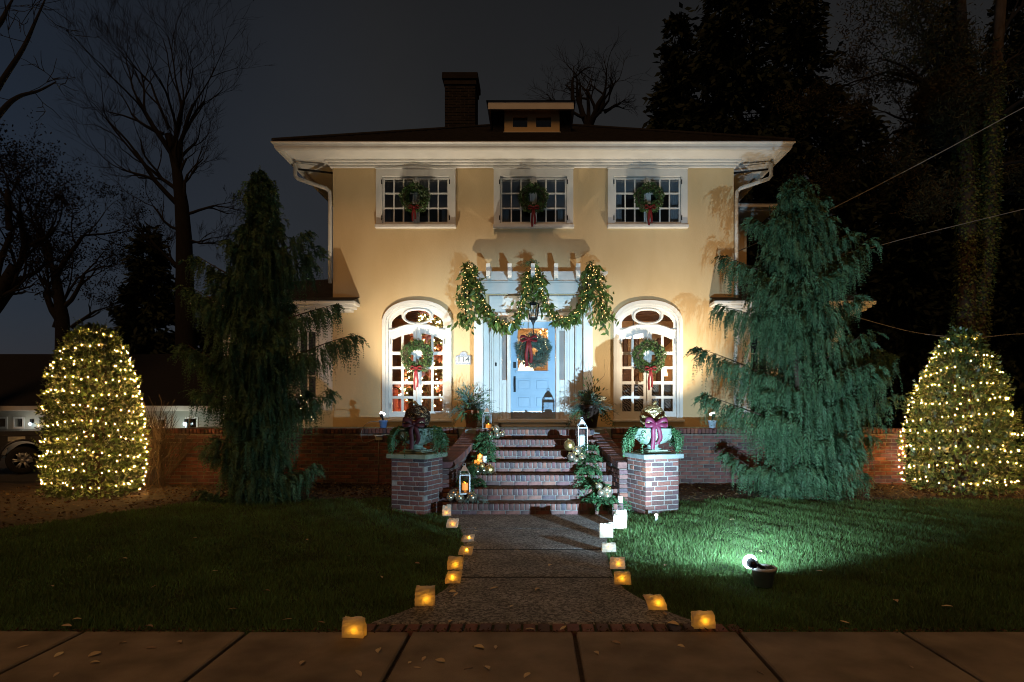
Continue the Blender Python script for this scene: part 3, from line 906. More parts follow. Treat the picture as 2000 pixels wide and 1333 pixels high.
    MB().bev(x0 - .03, x1 + .03, dY - .03, dY + .018, z0 - .03, z0 + .03, .008).build('dormer_sill', M['trim'], roof)
    for h_ in hl:
        MB().box(h_[0][0] - .01, h_[1][0] + .01, dY + .07, dY + .076, h_[0][1] - .01, h_[2][1] + .01).build('dormer_pane', M['glass_dark'], roof)
    fY = 14.93; fx0, fx1 = X(953, fY), X(1121, fY); zf0, zf1 = Z(214, fY), Z(198, fY)
    f_ = MB(); f_.bev(fx0, fx1, fY, fY + .06, zf0, zf1, .01); f_.bev(fx0, fx0 + .05, fY + .061, 17.2, zf0, zf1, .01); f_.bev(fx1 - .05, fx1, fY + .061, 17.2, zf0, zf1, .01)
    f_.box(fx0 + .051, fx1 - .051, fY + .061, dY + .3, zf1 - .05, zf1 - .02)
    f_.build('dormer_fascia', M['trim'], roof)
    ap = Vector(((fx0 + fx1) / 2, 15.9, zf1 + .42)); e = .04
    V = [(fx0 - e, fY - e, zf1 + .002), (fx1 + e, fY - e, zf1 + .002), (fx1 + e, 18.2, zf1 + .002), (fx0 - e, 18.2, zf1 + .002), (ap.x - .1, ap.y, ap.z), (ap.x + .1, ap.y, ap.z), (ap.x + .1, 18.2, ap.z), (ap.x - .1, 18.2, ap.z)]
    MB().add(V, [(0, 1, 5, 4), (1, 2, 6, 5), (3, 0, 4, 7), (4, 5, 6, 7), (0, 3, 2, 1), (2, 3, 7, 6)]).build('dormer_roof', M['roof'], roof)
    # downspouts with elbows, and the dark lookout rods under the eave corners
    for sx, wx, ex in ((-1, HL, EL), (1, HR, ER)):
        d = MB(); xo = ex - sx * .1; yo = HY - .12
        P = [(xo, yo, 6.85), (xo, yo, 6.60), (xo - sx * .06, yo, 6.53), (wx + sx * .12, yo + .05, 6.34), (wx + sx * .05, yo + .06, 6.27), (wx + sx * .045, yo + .07, 6.1), (wx + sx * .045, yo + .07, 4.3 if sx < 0 else FL + .05)]
        d.tube(P, .042, 8); d.build('downspout', M['gutter'], house)
        MB().tube([(wx + sx * .02, HY + .3, 6.80), (xo, HY + .05, 6.80)], .022, 6).build('lookout_rod', M['iron'], house)
    return roof
roof = house_shell()

# ---- windows
def wreath_bow(parent, c, s, m, tails=1.0):
    """bow with two loops, a knot and two tails, hanging at c facing the street"""
    b = MB(); c = Vector(c)
    for sg in (-1, 1):
        P = [c, c + Vector((sg * .32, -.10, .16)) * s, c + Vector((sg * .52, -.06, .10)) * s, c + Vector((sg * .50, -.03, -.12)) * s, c + Vector((sg * .25, -.10, -.10)) * s, c]
        ribbon(b, P, .22 * s, Vector((0, .55, .8)))
    b.ball(c + Vector((0, -.09 * s, 0)), .11 * s, 8, 6)
    for sg, ln in ((-1, 1.15), (1, 1.0)):
        P = [c, c + Vector((sg * .08, -.07, -.3 * tails)) * s, c + Vector((sg * .16, -.03, -.7 * tails)) * s, c + Vector((sg * .12, -.06, -ln * tails)) * s]
        ribbon(b, P, .20 * s, Vector((1, 0, 0)), notch=True)
    return b.build('bow', m, parent)
def ribbon(b, P, w, side, notch=False, n=4):
    P = [Vector(p) for p in P]; Q = []
    for i in range(len(P) - 1):                       # Catmull-Rom
        p0, p1, p2, p3 = P[max(0, i - 1)], P[i], P[i + 1], P[min(len(P) - 1, i + 2)]
        for k in range(n):
            t = k / n
            Q.append(.5 * ((2 * p1) + (p2 - p0) * t + (2 * p0 - 5 * p1 + 4 * p2 - p3) * t * t + (3 * p1 - p0 - 3 * p2 + p3) * t ** 3))
    Q.append(P[-1]); side = side.normalized(); V = []; Fc = []; th = .004
    for i, q in enumerate(Q):
        t = (Q[min(i + 1, len(Q) - 1)] - Q[max(0, i - 1)]).normalized()
        nn = side.cross(t); nn = nn.normalized() if nn.length > 1e-6 else Vector((0, 1, 0))
        ext = Vector((0, 0, -w * .28)) if notch and i == len(Q) - 1 else Vector((0, 0, 0))
        for o_ in (-.5, 0, .5):
            e = ext if o_ else Vector((0, 0, 0))
            V += [q + side * w * o_ + e + nn * th / 2, q + side * w * o_ + e - nn * th / 2]
    for i in range(len(Q) - 1):
        a, c = i * 6, (i + 1) * 6
        Fc += [(a, a + 2, c + 2, c), (a + 2, a + 4, c + 4, c + 2), (a + 1, c + 1, c + 3, a + 3), (a + 3, c + 3, c + 5, a + 5), (a, c, c + 1, a + 1), (a + 4, a + 5, c + 5, c + 4)]
    b.add(V, Fc, True)
def wreath(c, rad, thick, label, m, bowm, bow_at=-1.0, bow_s=.3, tails=1.0, n=2200, lf=(.052, .022), group=None):
    c = Vector(c)
    root = thing('wreath', c - Vector((0, 0, rad)), label, 'wreath', group)
    rg = MB(); pts = [c + Vector((math.cos(a) * rad, 0, math.sin(a) * rad)) for a in np.linspace(0, 2 * math.pi, 33)]
    rg.tube(pts, thick * .45, 6, cap=False); rg.build('ring', M['bark_warm'], root)
    a = RNG.uniform(0, 2 * np.pi, n); b = RNG.uniform(0, 2 * np.pi, n); rr = thick * np.sqrt(RNG.uniform(.2, 1.1, n)) * (1 + .18 * np.sin(a * 5) + .12 * np.sin(a * 11 + 1))
    radial = np.stack([np.cos(a), np.zeros(n), np.sin(a)], 1); tang = np.stack([-np.sin(a), np.zeros(n), np.cos(a)], 1); ax = np.array([0, -1., 0])
    out = radial * np.cos(b)[:, None] + ax * np.sin(b)[:, None]
    P = np.array(c) + radial * rad + out * rr[:, None] * .75
    D = nrm(out + tang * RNG.uniform(.2, 1.2, n)[:, None] + RNG.normal(0, .4, (n, 3)))
    leaf_obj('foliage', leaf_quads(P, D, perp(D), RNG.uniform(.7, 1.3, n) * lf[0], lf[1], .15), m, root)
    if bowm: wreath_bow(root, c + Vector((0, -thick * .9, bow_at * rad)), bow_s, bowm, tails)
    return root

def upper_window(cx, blind):
    c = thing_part('window', house)
    x = lambda a: hx(cx + a)
    MB().poly(rect(x(-77.5), x(77.5), hz(440), hz(332)), HY - .045, HY + .06, [rect(x(-65), x(65), hz(437), hz(346))]).build('casing', M['trim'], c)
    MB().bev(x(-79), x(79), HY - .07, HY - .002, hz(331.5), hz(329.3), .006).build('drip_cap', M['trim'], c)
    MB().bev(x(-79), x(79), HY - .10, HY + .03, hz(447), hz(440.2), .012).build('sill', M['trim'], c)
    MB().box(x(-3), x(3), HY - .005, HY + .05, hz(436.9), hz(346.1)).build('mullion', M['trim'], c)
    cols = [(-61.2, -44.5), (-42, -26), (-23.2, -6.7)]; rows = [(350.5, 376.4), (379.3, 405.6), (408.3, 433.5)]
    for sg in (-1, 1):
        hl = []
        for a, b in cols:
            for t, bt in rows:
                xa, xb = sorted((sg * -a, sg * -b)); hl.append(rect(x(-xb) if sg < 0 else x(xa), x(-xa) if sg < 0 else x(xb), hz(bt), hz(t)))
        hl = []
        for a, b in cols:
            lo, hi = (a, b) if sg < 0 else (-b, -a)
            for t, bt in rows: hl.append(rect(x(lo), x(hi), hz(bt), hz(t)))
        lo, hi = (-64.5, -3.6) if sg < 0 else (3.6, 64.5)
        MB().poly(rect(x(lo), x(hi), hz(436.5), hz(347)), HY + .01, HY + .045, hl).build('sash', M['trim'], c)
        for h_ in hl:
            MB().box(h_[0][0] - .006, h_[1][0] + .006, HY + .026, HY + .030, h_[0][1] - .006, h_[2][1] + .006).build('pane', M['glass'], c)
        for py in (357, 427):
            q = -66 if sg < 0 else 66
            MB().bev(x(q - 1), x(q + 1), HY - .055, HY - .046, hz(py + 4.5), hz(py - 4.5), .002).build('hinge', M['iron'], c)
    if blind:
        b = MB(); z = hz(348)
        while z > hz(348 + blind):
            b.box(x(-64), x(64), HY + .060, HY + .085, z - .002, z + .001, Matrix.Translation((0, HY + .07, z)) @ Matrix.Rotation(1.3, 4, 'X') @ Matrix.Translation((0, -HY - .07, -z))); z -= .024
        b.build('blind', M['blind'], c, kind='stuff')
    # the dark room behind
    r = MB(); r.box(x(-85), x(85), HY + 1.6, HY + 1.62, 4.9, 7.0); r.build('room_back', M['darkroom'], c)
    cl = MB(); pts = []
    for sg in (-1, 1):
        V = []; Fc = []
        for i in range(15):
            px = sg * (64 - i * 1.2); yy = HY + .2 + .03 * math.sin(i * 1.9)
            V += [(x(px), yy, hz(438)), (x(px), yy, hz(347))]
        for i in range(14): Fc.append((2 * i, 2 * i + 1, 2 * i + 3, 2 * i + 2))
        cl.add(V, Fc, True)
    cl.build('curtain', M['blind'], c)
    return c
def thing_part(name, parent):
    """an Empty that is a part and groups its pieces"""
    o = bpy.data.objects.new(name, None); COL.objects.link(o); o.parent = parent; o.empty_display_size = .05
    ORG[o.name] = org(parent); return o
for cx, bl in zip(UPW, (60, 62, 30)): upper_window(cx, bl)
wreath((hx(812.5), HY - .14, hz(391)), .225, .098, 'boxwood wreath with short red bow hung on the upper window above the indoor tree', M['wreath'], M['red'], bow_s=.20, tails=1.3)
wreath((hx(1042), HY - .14, hz(392)), .225, .098, 'boxwood wreath with red bow on the upper window above the front door', M['wreath'], M['red'], bow_s=.21, tails=1.7)
wreath((hx(1266), HY - .14, hz(391)), .225, .098, 'boxwood wreath with red bow on the upper window above the zebra sofa room', M['wreath'], M['red'], bow_s=.21, tails=1.6)

def french_window(cx):
    c = thing_part('french_window', house)
    x = lambda a: hx(cx + a)
    # casing, two mouldings
    MB().poly(arch(cx, 67.5, 819, 633, 46), HY - .05, HY + .05, [arch(cx, 60.5, 819.5 - 1, 633.5, 39.5)]).build('casing', M['trim'], c)
    MB().poly(arch(cx, 60.2, 818.8, 633.5, 39.2), HY - .02, HY + .07, [arch(cx, 56, 818, 634, 34.5)]).build('inner_casing', M['trim'], c)
    MB().bev(x(-70), x(70), HY - .11, HY + .06, hz(824), hz(819.2), .01).build('sill', M['trim'], c)
    # transom + leaves as one screen of openings
    oval = []
    for i in range(32):
        t = 2 * math.pi * i / 32; cc, ss = math.cos(t), math.sin(t)
        oval.append((24 * math.copysign(abs(cc) ** .8, cc), 617.5 - 11.5 * math.copysign(abs(ss) ** .9, ss)))
    hl = [pxloop(oval, cx)]
    for sg in (-1, 1):
        pts = []
        for i in range(9):
            a = -50.5 + i * (50.5 - 31.5) / 8; pts.append((a, 635 - 28 * math.sqrt(max(0, 1 - (a / 51.5) ** 2))))
        for i in range(1, 6):
            t = i / 5 * 1.0; pts.append((-31 * math.cos(t), 617.5 + 16 * math.sin(t)))
        pts += [(-26, 636.2), (-38, 639.5), (-50.5, 640.5)]
        hl.append(pxloop([(sg * -a, b) for a, b in pts], cx))
    rows = [(0, 687), (693, 716), (721, 745), (751, 774), (779, 804)]
    def topc(a): return 650.5 + 12 * min(1, (abs(a) / 46) ** 2)
    for (a, b) in ((-49.5, -31.5), (-27, -8), (8, 27), (31.5, 49.5)):
        for i, (t, bt) in enumerate(rows):
            if i == 0:
                pts = [(a, bt), (b, bt)] + [(b + (a - b) * k / 6, topc(b + (a - b) * k / 6)) for k in range(7)]
                hl.append(pxloop(pts, cx))
            else: hl.append(rect(x(a), x(b), hz(bt), hz(t)))
    MB().poly(arch(cx, 56.5, 818.5, 634, 35), HY + .045, HY + .09, hl).build('leaf_frame', M['trim'], c)
    for h_ in hl:
        MB().poly(h_, HY + .066, HY + .069).build('pane', M['glass'], c)
    # raised oval moulding and the curved transom bar
    ov = MB(); ov.tube([(x(a * 1.14), HY + .043, hz(617.5 + (b - 617.5) * 1.22)) for a, b in oval + [oval[0]]], .022, 6, cap=False); ov.build('oval_moulding', M['trim'], c)
    bar = [(-56, 644.5), (-50, 645), (-43, 643), (-34, 639), (-20, 635.3), (0, 634), (20, 635.3), (34, 639), (43, 643), (50, 645), (56, 644.5)]
    MB().tube([(x(a), HY + .04, hz(b)) for a, b in bar], .028, 6).build('transom_bar', M['trim'], c)
    MB().bev(x(-1.6), x(1.6), HY + .02, HY + .044, hz(816), hz(647), .006).build('astragal', M['trim'], c)
    for sg in (-1, 1):
        for py in (667, 793):
            MB().bev(x(sg * 53 - 1), x(sg * 53 + 1), HY + .028, HY + .044, hz(py + 5), hz(py - 5), .002).build('hinge', M['steel'], c)
    return c
for cx in LOW: french_window(cx)
wreath((hx(816), HY - .10, hz(697)), .25, .11, 'boxwood wreath with long red bow on the arched window showing the lit tree', M['wreath'], M['red'], bow_s=.22, tails=1.9, n=2600)
wreath((hx(1267), HY - .10, hz(698)), .255, .115, 'boxwood wreath with long red bow on the arched window of the sofa room', M['wreath'], M['red'], bow_s=.23, tails=1.75, n=2600)

# ---- entrance
def entrance():
    e = thing_part('entrance', house)
    px = hx
    def bx(n, a, b, y0, y1, pb, pt, m='trim', bv=.006, par=e):
        return MB().bev(px(a), px(b), y0, y1, hz(pb), hz(pt), bv).build(n, M[m], par)
    # flat pilasters and stepped casing either side
    for sg in (-1, 1):
        A = lambda a: 1041.5 + sg * a
        def pb_(n, a, b, y0, y1, p0, p1, m='trim', bv=.006):
            lo, hi = sorted((A(a), A(b))); return bx(n, lo, hi, y0, y1, p0, p1, m, bv)
        pb_('pilaster', 96, 113.5, HY - .30, HY - .002, 832, 590)
        pb_('pilaster_base', 94.5, 115, HY - .33, HY - .303, 832, 815)
        pb_('pilaster_cap', 94, 115.5, HY - .34, HY - .002, 589.8, 577)
        pb_('casing', 84, 95.8, HY - .12, HY + .1, 832, 604.4)
        pb_('casing_bead', 81, 83.9, HY - .16, HY + .1, 832, 604.4)
        pb_('casing', 66, 80.8, HY - .02, HY + .12, 832, 604.4)
        pb_('inner_casing', 70, 77, HY - .05, HY - .022, 826, 612, bv=.01)
        # sidelight
        pb_('jamb', 61.5, 65.8, HY + .02, HY + .16, 832, 622)
        pb_('jamb', 44, 51, HY - .01, HY + .16, 832, 622)
        pb_('jamb_bead', 46, 49, HY - .03, HY - .012, 830, 624, bv=.004)
        pb_('sidelight_panel', 51.2, 61.3, HY + .06, HY + .14, 832, 742)
        pb_('sidelight_moulding', 53, 59.5, HY + .045, HY + .058, 824, 750, bv=.005)
        pb_('sidelight_pane', 51.2, 61.3, HY + .09, HY + .096, 741.5, 646, 'frosted', bv=.001)
        pb_('sidelight_head', 51.2, 61.3, HY + .06, HY + .14, 645.5, 622)
    # header over the door: frieze, moulding, architrave
    bx('frieze', 976, 1107, HY - .03, HY + .14, 611.5, 604.4)
    bx('frieze_panel', 955, 1128, HY - .06, HY - .003, 611, 578, bv=.02)
    bx('header_moulding', 958, 1125, HY - .11, HY - .062, 617.5, 612, bv=.01)
    bx('architrave', 977, 1106, HY + .0, HY + .15, 628, 617.8)
    # threshold, step board
    bx('threshold', 972, 1112, HY - .22, HY + .1, 826, 818.5, bv=.012)
    bx('riser_board', 980, 1104, HY - .17, HY - .02, 833, 826.3)
    # the blue door
    d0, d1, dy = 997.8, 1084.8, HY + .06
    glz = rect(px(1011), px(1070), hz(724), hz(641))
    door = MB().poly(rect(px(d0), px(d1), hz(818.2), hz(628.4)), dy, dy + .05, [glz]).build('door', M['door'], e)
    MB().box(px(1010.5), px(1070.5), dy + .02, dy + .026, hz(724.5), hz(640.5)).build('door_pane', M['glass'], e)
    bx('glazing_bead', 1007, 1073, dy - .035, dy - .001, 727.5, 724.3, 'door', .006)
    for (a, b, t, bt) in ((1008, 1038, 739, 764), (1043.5, 1073, 739, 764), (1008, 1038, 772, 798), (1043.5, 1073, 772, 798)):
        MB().poly(rect(px(a), px(b), hz(bt), hz(t)), dy - .012, dy - .001, [rect(px(a + 1.6), px(b - 1.6), hz(bt - 1.6), hz(t + 1.6))]).build('door_panel_moulding', M['door'], e)
        bx('door_panel', a + 4, b - 4, dy - .010, dy - .001, bt - 4, t + 4, 'door', .008)
    bx('kick_plate', 1001, 1081, dy - .012, dy - .001, 816.5, 803, 'steel', .003)
    h = MB(); h.tube([(px(1005), dy, hz(739)), (px(1005), dy - .06, hz(742)), (px(1005), dy - .065, hz(754)), (px(1005), dy - .03, hz(763)), (px(1005), dy, hz(763))], .012, 6)
    h.bev(px(1002.8), px(1007.2), dy - .012, dy - .001, hz(766), hz(735), .004); h.build('door_handle', M['iron'], e)
    k = MB(); k.bev(px(1002.3), px(1008), dy - .016, dy - .001, hz(719), hz(707), .004); k.build('dead_bolt', M['iron'], e)
    bx('door_bell', 967.5, 970.5, HY - .075, HY - .051, 716, 709, 'iron', .003)
    # pergola hood
    pg = thing_part('pergola', house)
    py = 13.65
    def PX_(p): return X(p, py)
    def PZ_(p): return Z(p, py)
    MB().bev(PX_(934), PX_(1149), py - .05, py + .05, PZ_(574), PZ_(552.5), .01).build('beam', M['trim'], pg)
    MB().bev(PX_(930), PX_(1153), py - .075, py + .075, PZ_(552.3), PZ_(549.5), .008).build('beam_cap', M['trim'], pg)
    for q in (py,):
        w0, w1 = PX_(897), PX_(1187); z0, z1 = PZ_(549), PZ_(531)
        hh = z1 - z0
        lp = [(w0 + .30, z0), (w1 - .30, z0)]
        for i in range(7): t = i / 6 * math.pi / 2; lp.append((w1 - .30 + .22 * math.sin(t), z0 + hh * .55 * (1 - math.cos(t))))
        lp += [(w1 - .05, z0 + hh * .6), (w1, z0 + hh * .78), (w1, z1), (w0, z1), (w0, z0 + hh * .78), (w0 + .05, z0 + hh * .6)]
        for i in range(6, -1, -1): t = i / 6 * math.pi / 2; lp.append((w0 + .30 - .22 * math.sin(t), z0 + hh * .55 * (1 - math.cos(t))))
        MB().poly(lp, q - .03, q + .03).build('purlin', M['trim'], pg)
    for p in (956, 997, 1041, 1085, 1127):
        xx = PX_(p)
        V = []; prof = [(HY - .002, PZ_(549.3)), (13.32, PZ_(549.3)), (13.25, PZ_(546)), (13.22, PZ_(538)), (13.25, PZ_(531)), (13.22, PZ_(524)), (HY - .002, PZ_(524))]
        n = len(prof)
        for s_ in (-.042, .042):
            for (yy, zz) in prof: V.append((xx + s_, yy, zz + .004))
        Fc = [tuple(range(n))[::-1], tuple(range(n, 2 * n))] + [(i, (i + 1) % n, n + (i + 1) % n, n + i) for i in range(n)]
        MB().add(V, Fc).build('rafter', M['trim'], pg)
    for sg in (-1, 1):
        xx = X(1041.5 + sg * 102, HY)
        prof = [(HY - .31, PZ_(600)), (HY - .33, PZ_(590)), (HY - .38, PZ_(583)), (HY - .40, PZ_(578)), (HY - .41, PZ_(574.3)), (HY - .002, PZ_(574.3)), (HY - .002, PZ_(600))]
        V = []; n = len(prof)
        for s_ in (-.07, .07):
            for (yy, zz) in prof: V.append((xx + s_, yy, zz))
        MB().add(V, [tuple(range(n))[::-1], tuple(range(n, 2 * n))] + [(i, (i + 1) % n, n + (i + 1) % n, n + i) for i in range(n)]).build('bracket', M['trim'], pg)
entrance()

def side_wing(sx):
    w = thing_part('wing', house)
    inner = HL if sx < 0 else HR; outer = HC + sx * 6.75
    a, b = sorted((inner, outer)); zt = 3.66
    wins = []
    n = 3; ww = (b - a - .5) / n
    for i in range(n): wins.append(rect(a + .25 + ww * i + .09, a + .25 + ww * (i + 1) - .09, FL + .08, 3.32))
    MB().poly(rect(a, b, FL - .2, zt), HY + .03, HY + .2, wins).build('wall', M['trim'], w)
    for h_ in wins:
        x0, x1, z0, z1 = h_[0][0], h_[1][0], h_[0][1], h_[2][1]
        hl = []
        for i in range(2):
            for j in range(4):
                cw, chh = (x1 - x0 - .09) / 2, (z1 - z0 - .1) / 4
                hl.append(rect(x0 + .045 + cw * i + .012, x0 + .045 + cw * (i + 1) - .012, z0 + .05 + chh * j + .012, z0 + .05 + chh * (j + 1) - .012))
        MB().poly(rect(x0 + .002, x1 - .002, z0 + .002, z1 - .002), HY + .07, HY + .11, hl).build('window_frame', M['trim'], w)
        for q in hl: MB().box(q[0][0] - .005, q[1][0] + .005, HY + .085, HY + .089, q[0][1] - .005, q[2][1] + .005).build('pane', M['glass_dark'], w)
    ex = outer + sx * .0
    MB().box(min(ex, ex - sx * .2), max(ex, ex - sx * .2), HY + .201, 18.0, FL - .2, zt).build('side_wall', M['trim'], w)
    MB().box(a + .3, b - .3, HY + 1.8, HY + 1.85, FL, zt).build('room_back', M['darkroom'], w)
    # cornice: wraps past the corner of the house front
    ret = X(692, 13.45) if sx < 0 else X(1396, 13.45)
    far = HC + sx * 7.22
    for j, (o_, za, zb) in enumerate(((0, 3.78, 3.86), (.06, 3.72, 3.778), (.13, 3.665, 3.718))):
        p, q = sorted((ret + (-sx) * -o_, far - sx * o_))
        MB().bev(p, q, 13.45 + o_, HY - .003, za, zb, .012).build('cornice', M['trim'], w)
        p, q = sorted((inner + sx * .004, far - sx * o_))
        MB().bev(p, q, HY - .003, 18.3 - o_, za, zb, .012).build('cornice', M['trim'], w)
    # lean-to roof over the wing and its return on the front wall
    i0 = inner + sx * .005
    V = [(ret, 13.43, 3.862), (far, 13.43, 3.862), (far, 18.4, 3.862), (i0, 18.4, 3.862), (ret, HY - .004, 4.0), (inner, HY - .004, 4.0),
         (i0, 14.6, 4.55), (far - sx * 1.6, 14.9, 4.55), (far - sx * 1.6, 17.5, 4.55), (i0, 17.5, 4.55), (i0, HY - .004, 3.862)]
    MB().add(V, [(0, 1, 7, 6, 5, 4), (1, 2, 8, 7), (2, 3, 9, 8), (6, 7, 8, 9), (0, 4, 10), (4, 5, 10), (0, 10, 3, 2, 1), (3, 10, 5, 6, 9)]).build('wing_roof', M['roof'], w)
    return w
side_wing(-1); side_wing(1)
def rear_wing():
    w = thing_part('rear_wing', house)
    MB().box(HR + .003, 5.75, 17.4, 22.4, FL, 6.6).build('wall', M['stucco'], w)
    MB().bev(HR + .003, 6.45, 16.8, 22.9, 6.86, 6.99, .02).build('cornice', M['gutter'], w)
    MB().box(HR + .004, 6.35, 16.9, 22.8, 6.80, 6.858).build('soffit', M['trim'], w)
    MB().add([(HR + .01, 16.75, 6.995), (6.5, 16.75, 6.995), (6.5, 23, 6.995), (HR + .01, 23, 6.995), (HR + .01, 18.5, 7.6), (5.0, 18.6, 7.6), (5.0, 21.3, 7.6), (HR + .01, 21.3, 7.6)],
             [(0, 1, 5, 4), (1, 2, 6, 5), (2, 3, 7, 6), (4, 5, 6, 7), (0, 3, 2, 1), (0, 4, 7, 3)]).build('wing_roof', M['roof'], w)
rear_wing()

# ---- rooms behind the glass
def rooms():
    r = thing_part('interior', house)
    y0, y1, zc = HY + .23, 18.6, 4.25
    MB().box(HL + .23, HR - .23, y0, y1, FL - .05, FL - .002).build('room_floor', M['wood'], r)
    MB().box(HL + .23, HR - .23, y0, y1, zc, zc + .05).build('room_ceiling', M['ceiling'], r)
    MB().box(HL + .23, -1.25, y1, y1 + .05, FL, zc).build('room_wall', M['roomwall'], r)
    MB().box(-1.249, 1.149, 17.3, 17.35, FL, zc).build('hall_wall', M['hallwall'], r)
    MB().box(1.15, HR - .23, y1, y1 + .05, FL, zc).build('room_wall', M['roomwall2'], r)
    MB().box(-1.33, -1.25, y0, y1, FL, zc - .001).build('partition', M['hallwall'], r)
    MB().box(1.15, 1.23, y0, y1, FL, zc - .001).build('partition', M['roomwall2'], r)
    for k in range(4): MB().box(1.24, HR - .24, 14.9 + k * .95, 15.08 + k * .95, zc - .22, zc - .002).build('ceiling_beam', M['wood'], r)
    for k in range(3): MB().box(HL + .24, -1.34, 15.3 + k * 1.1, 15.45 + k * 1.1, zc - .2, zc - .002).build('ceiling_beam', M['wood'], r)
    # stair stringer at the back of the sofa room
    MB().add([(1.6, 18.3, 1.3), (1.6, 18.3, 1.7), (3.9, 18.3, 3.9), (3.9, 18.3, 3.5), (1.6, 18.4, 1.3), (1.6, 18.4, 1.7), (3.9, 18.4, 3.9), (3.9, 18.4, 3.5)],
             [(0, 1, 2, 3), (4, 7, 6, 5), (0, 4, 5, 1), (2, 6, 7, 3), (1, 5, 6, 2), (0, 3, 7, 4)]).build('stair_stringer', M['wood'], r)
    for k in range(4): MB().bev(2.55 + k * .32, 2.68 + k * .32, 18.45, 18.58, FL + .2, 3.6, .02).build('wall_panel', M['wood'], r)
    # dark wall cabinet on the left
    MB().bev(HL + .3, HL + .9, 17.9, 18.55, FL + .02, 3.1, .02).build('cabinet', M['wood'], r)
rooms()
def fairy(name, pts, label, cat, bulb_r, m, cable=True, group=None, cm='blackcable'):
    root = thing(name, pts[0], label, cat, group)
    if cable: MB().tube(pts, .004, 3, smooth=False).build('cable', M[cm], root)
    me = MB().ball((0, 0, 0), bulb_r, 6, 4).mesh('bulb'); me.materials.append(m)
    for p in pts: link('bulb', me, None, root, p)
    return root
def indoor_tree():
    c = Vector((-2.48, 15.0, FL)); H = 2.98
    t = thing('christmas_tree', c, 'decorated fir with coral bows and lights inside the arched window', 'christmas tree')
    MB().tube([c, c + Vector((0, 0, H - .1))], [.05, .01], 6).build('trunk', M['bark_warm'], t)
    n = 2600; z = RNG.uniform(.12, 1, n) ** .8; rr = (1.02 - z) * .82 + .05; a = RNG.uniform(0, 2 * np.pi, n); q = RNG.uniform(.45, 1, n) ** .5
    z = 1 - (1 - z)
    P = np.stack([np.cos(a) * rr * q, np.sin(a) * rr * q, z * H], 1) + np.array(c)
    D = nrm(np.stack([np.cos(a), np.sin(a), RNG.uniform(-.5, .3, n)], 1) + RNG.normal(0, .35, (n, 3)))
    leaf_obj('foliage', leaf_quads(P, D, perp(D), RNG.uniform(.07, .16, n), .035, .1), M['treegreen'], t)
    for i in range(16):
        zz = random.uniform(.15, .95); aa = random.uniform(-2.9, -.2); r2 = (1.02 - zz) * .8 + .08
        p = c + Vector((math.cos(aa) * r2, math.sin(aa) * r2, zz * H)); s_ = random.uniform(.10, .16)
        b = MB()
        for k in range(4):
            d = Vector((math.cos(k * 1.6 + i), -.5, math.sin(k * 1.6 + i))); ribbon(b, [p, p + d * s_, p + d * s_ * 1.2 + Vector((0, -.03, -.03)), p + d * s_ * .5 + Vector((0, -.08, -.04)), p], s_ * .6, Vector((d.z, 0, -d.x)))
        b.build('bow', M['pink'], t)
    pts = []
    for i in range(280):
        zz = .06 + .9 * i / 280; aa = -math.pi / 2 + 1.75 * math.sin(i * .33) ; r2 = (1.02 - zz) * .82 + .07 + random.uniform(-.05, .02)
        pts.append(c + Vector((math.cos(aa) * r2, math.sin(aa) * r2, zz * H + random.uniform(-.05, .05))))
    fairy('fairy_lights', pts, 'warm string lights wound round the indoor fir tree', 'string lights', .013, M['bulb_in'], cable=False)
indoor_tree()
def armchair():
    c = Vector((-3.42, 14.75, FL)); t = thing('armchair', c, 'red upholstered armchair seen through the arched window', 'armchair')
    MB().bev(c.x - .33, c.x + .33, c.y - .3, c.y + .35, c.z + .18, c.z + .44, .05).build('seat', M['redchair'], t)
    b = MB(); b.bev(c.x - .34, c.x + .34, c.y - .42, c.y - .28, c.z + .18, c.z + .86, .06); b.build('backrest', M['redchair'], t)
    for s_ in (-1, 1):
        MB().bev(c.x + s_ * .38 - .06, c.x + s_ * .38 + .06, c.y - .28, c.y + .35, c.z + .16, c.z + .60, .05).build('armrest', M['redchair'], t)
        for q in (-.3, .28): MB().bev(c.x + s_ * .3 - .03, c.x + s_ * .3 + .03, c.y + q - .03, c.y + q + .03, c.z, c.z + .17, .008).build('leg', M['wood'], t)
armchair()
def sofa():
    c = Vector((2.55, 14.75, FL)); t = thing('sofa', c, 'zebra striped sofa with its back to the arched window', 'sofa')
    MB().bev(c.x - .85, c.x + .85, c.y - .1, c.y + .6, c.z + .15, c.z + .42, .05).build('seat', M['zebra'], t)
    for k in (-1, 0, 1): MB().bev(c.x + k * .57 - .275, c.x + k * .57 + .275, c.y - .26, c.y - .11, c.z + .12, c.z + .98, .05).build('back_cushion', M['zebra'], t)
    for s_ in (-1, 1):
        MB().bev(c.x + s_ * .93 - .07, c.x + s_ * .93 + .07, c.y - .25, c.y + .6, c.z + .15, c.z + .62, .04).build('armrest', M['zebra'], t)
        for q in (-.2, .5): MB().bev(c.x + s_ * .8 - .03, c.x + s_ * .8 + .03, c.y + q - .03, c.y + q + .03, c.z, c.z + .12, .006).build('leg', M['wood'], t)
sofa()
def add_light(parent, kind, loc, energy, col, **kw):
    l = bpy.data.lights.new('lamp_light', kind); l.energy = energy; l.color = col
    for k, v in kw.items(): setattr(l, k, v)
    o = bpy.data.objects.new('lamp_light', l); COL.objects.link(o); o.parent = parent; o.location = Vector(loc) - org(parent)
    return o
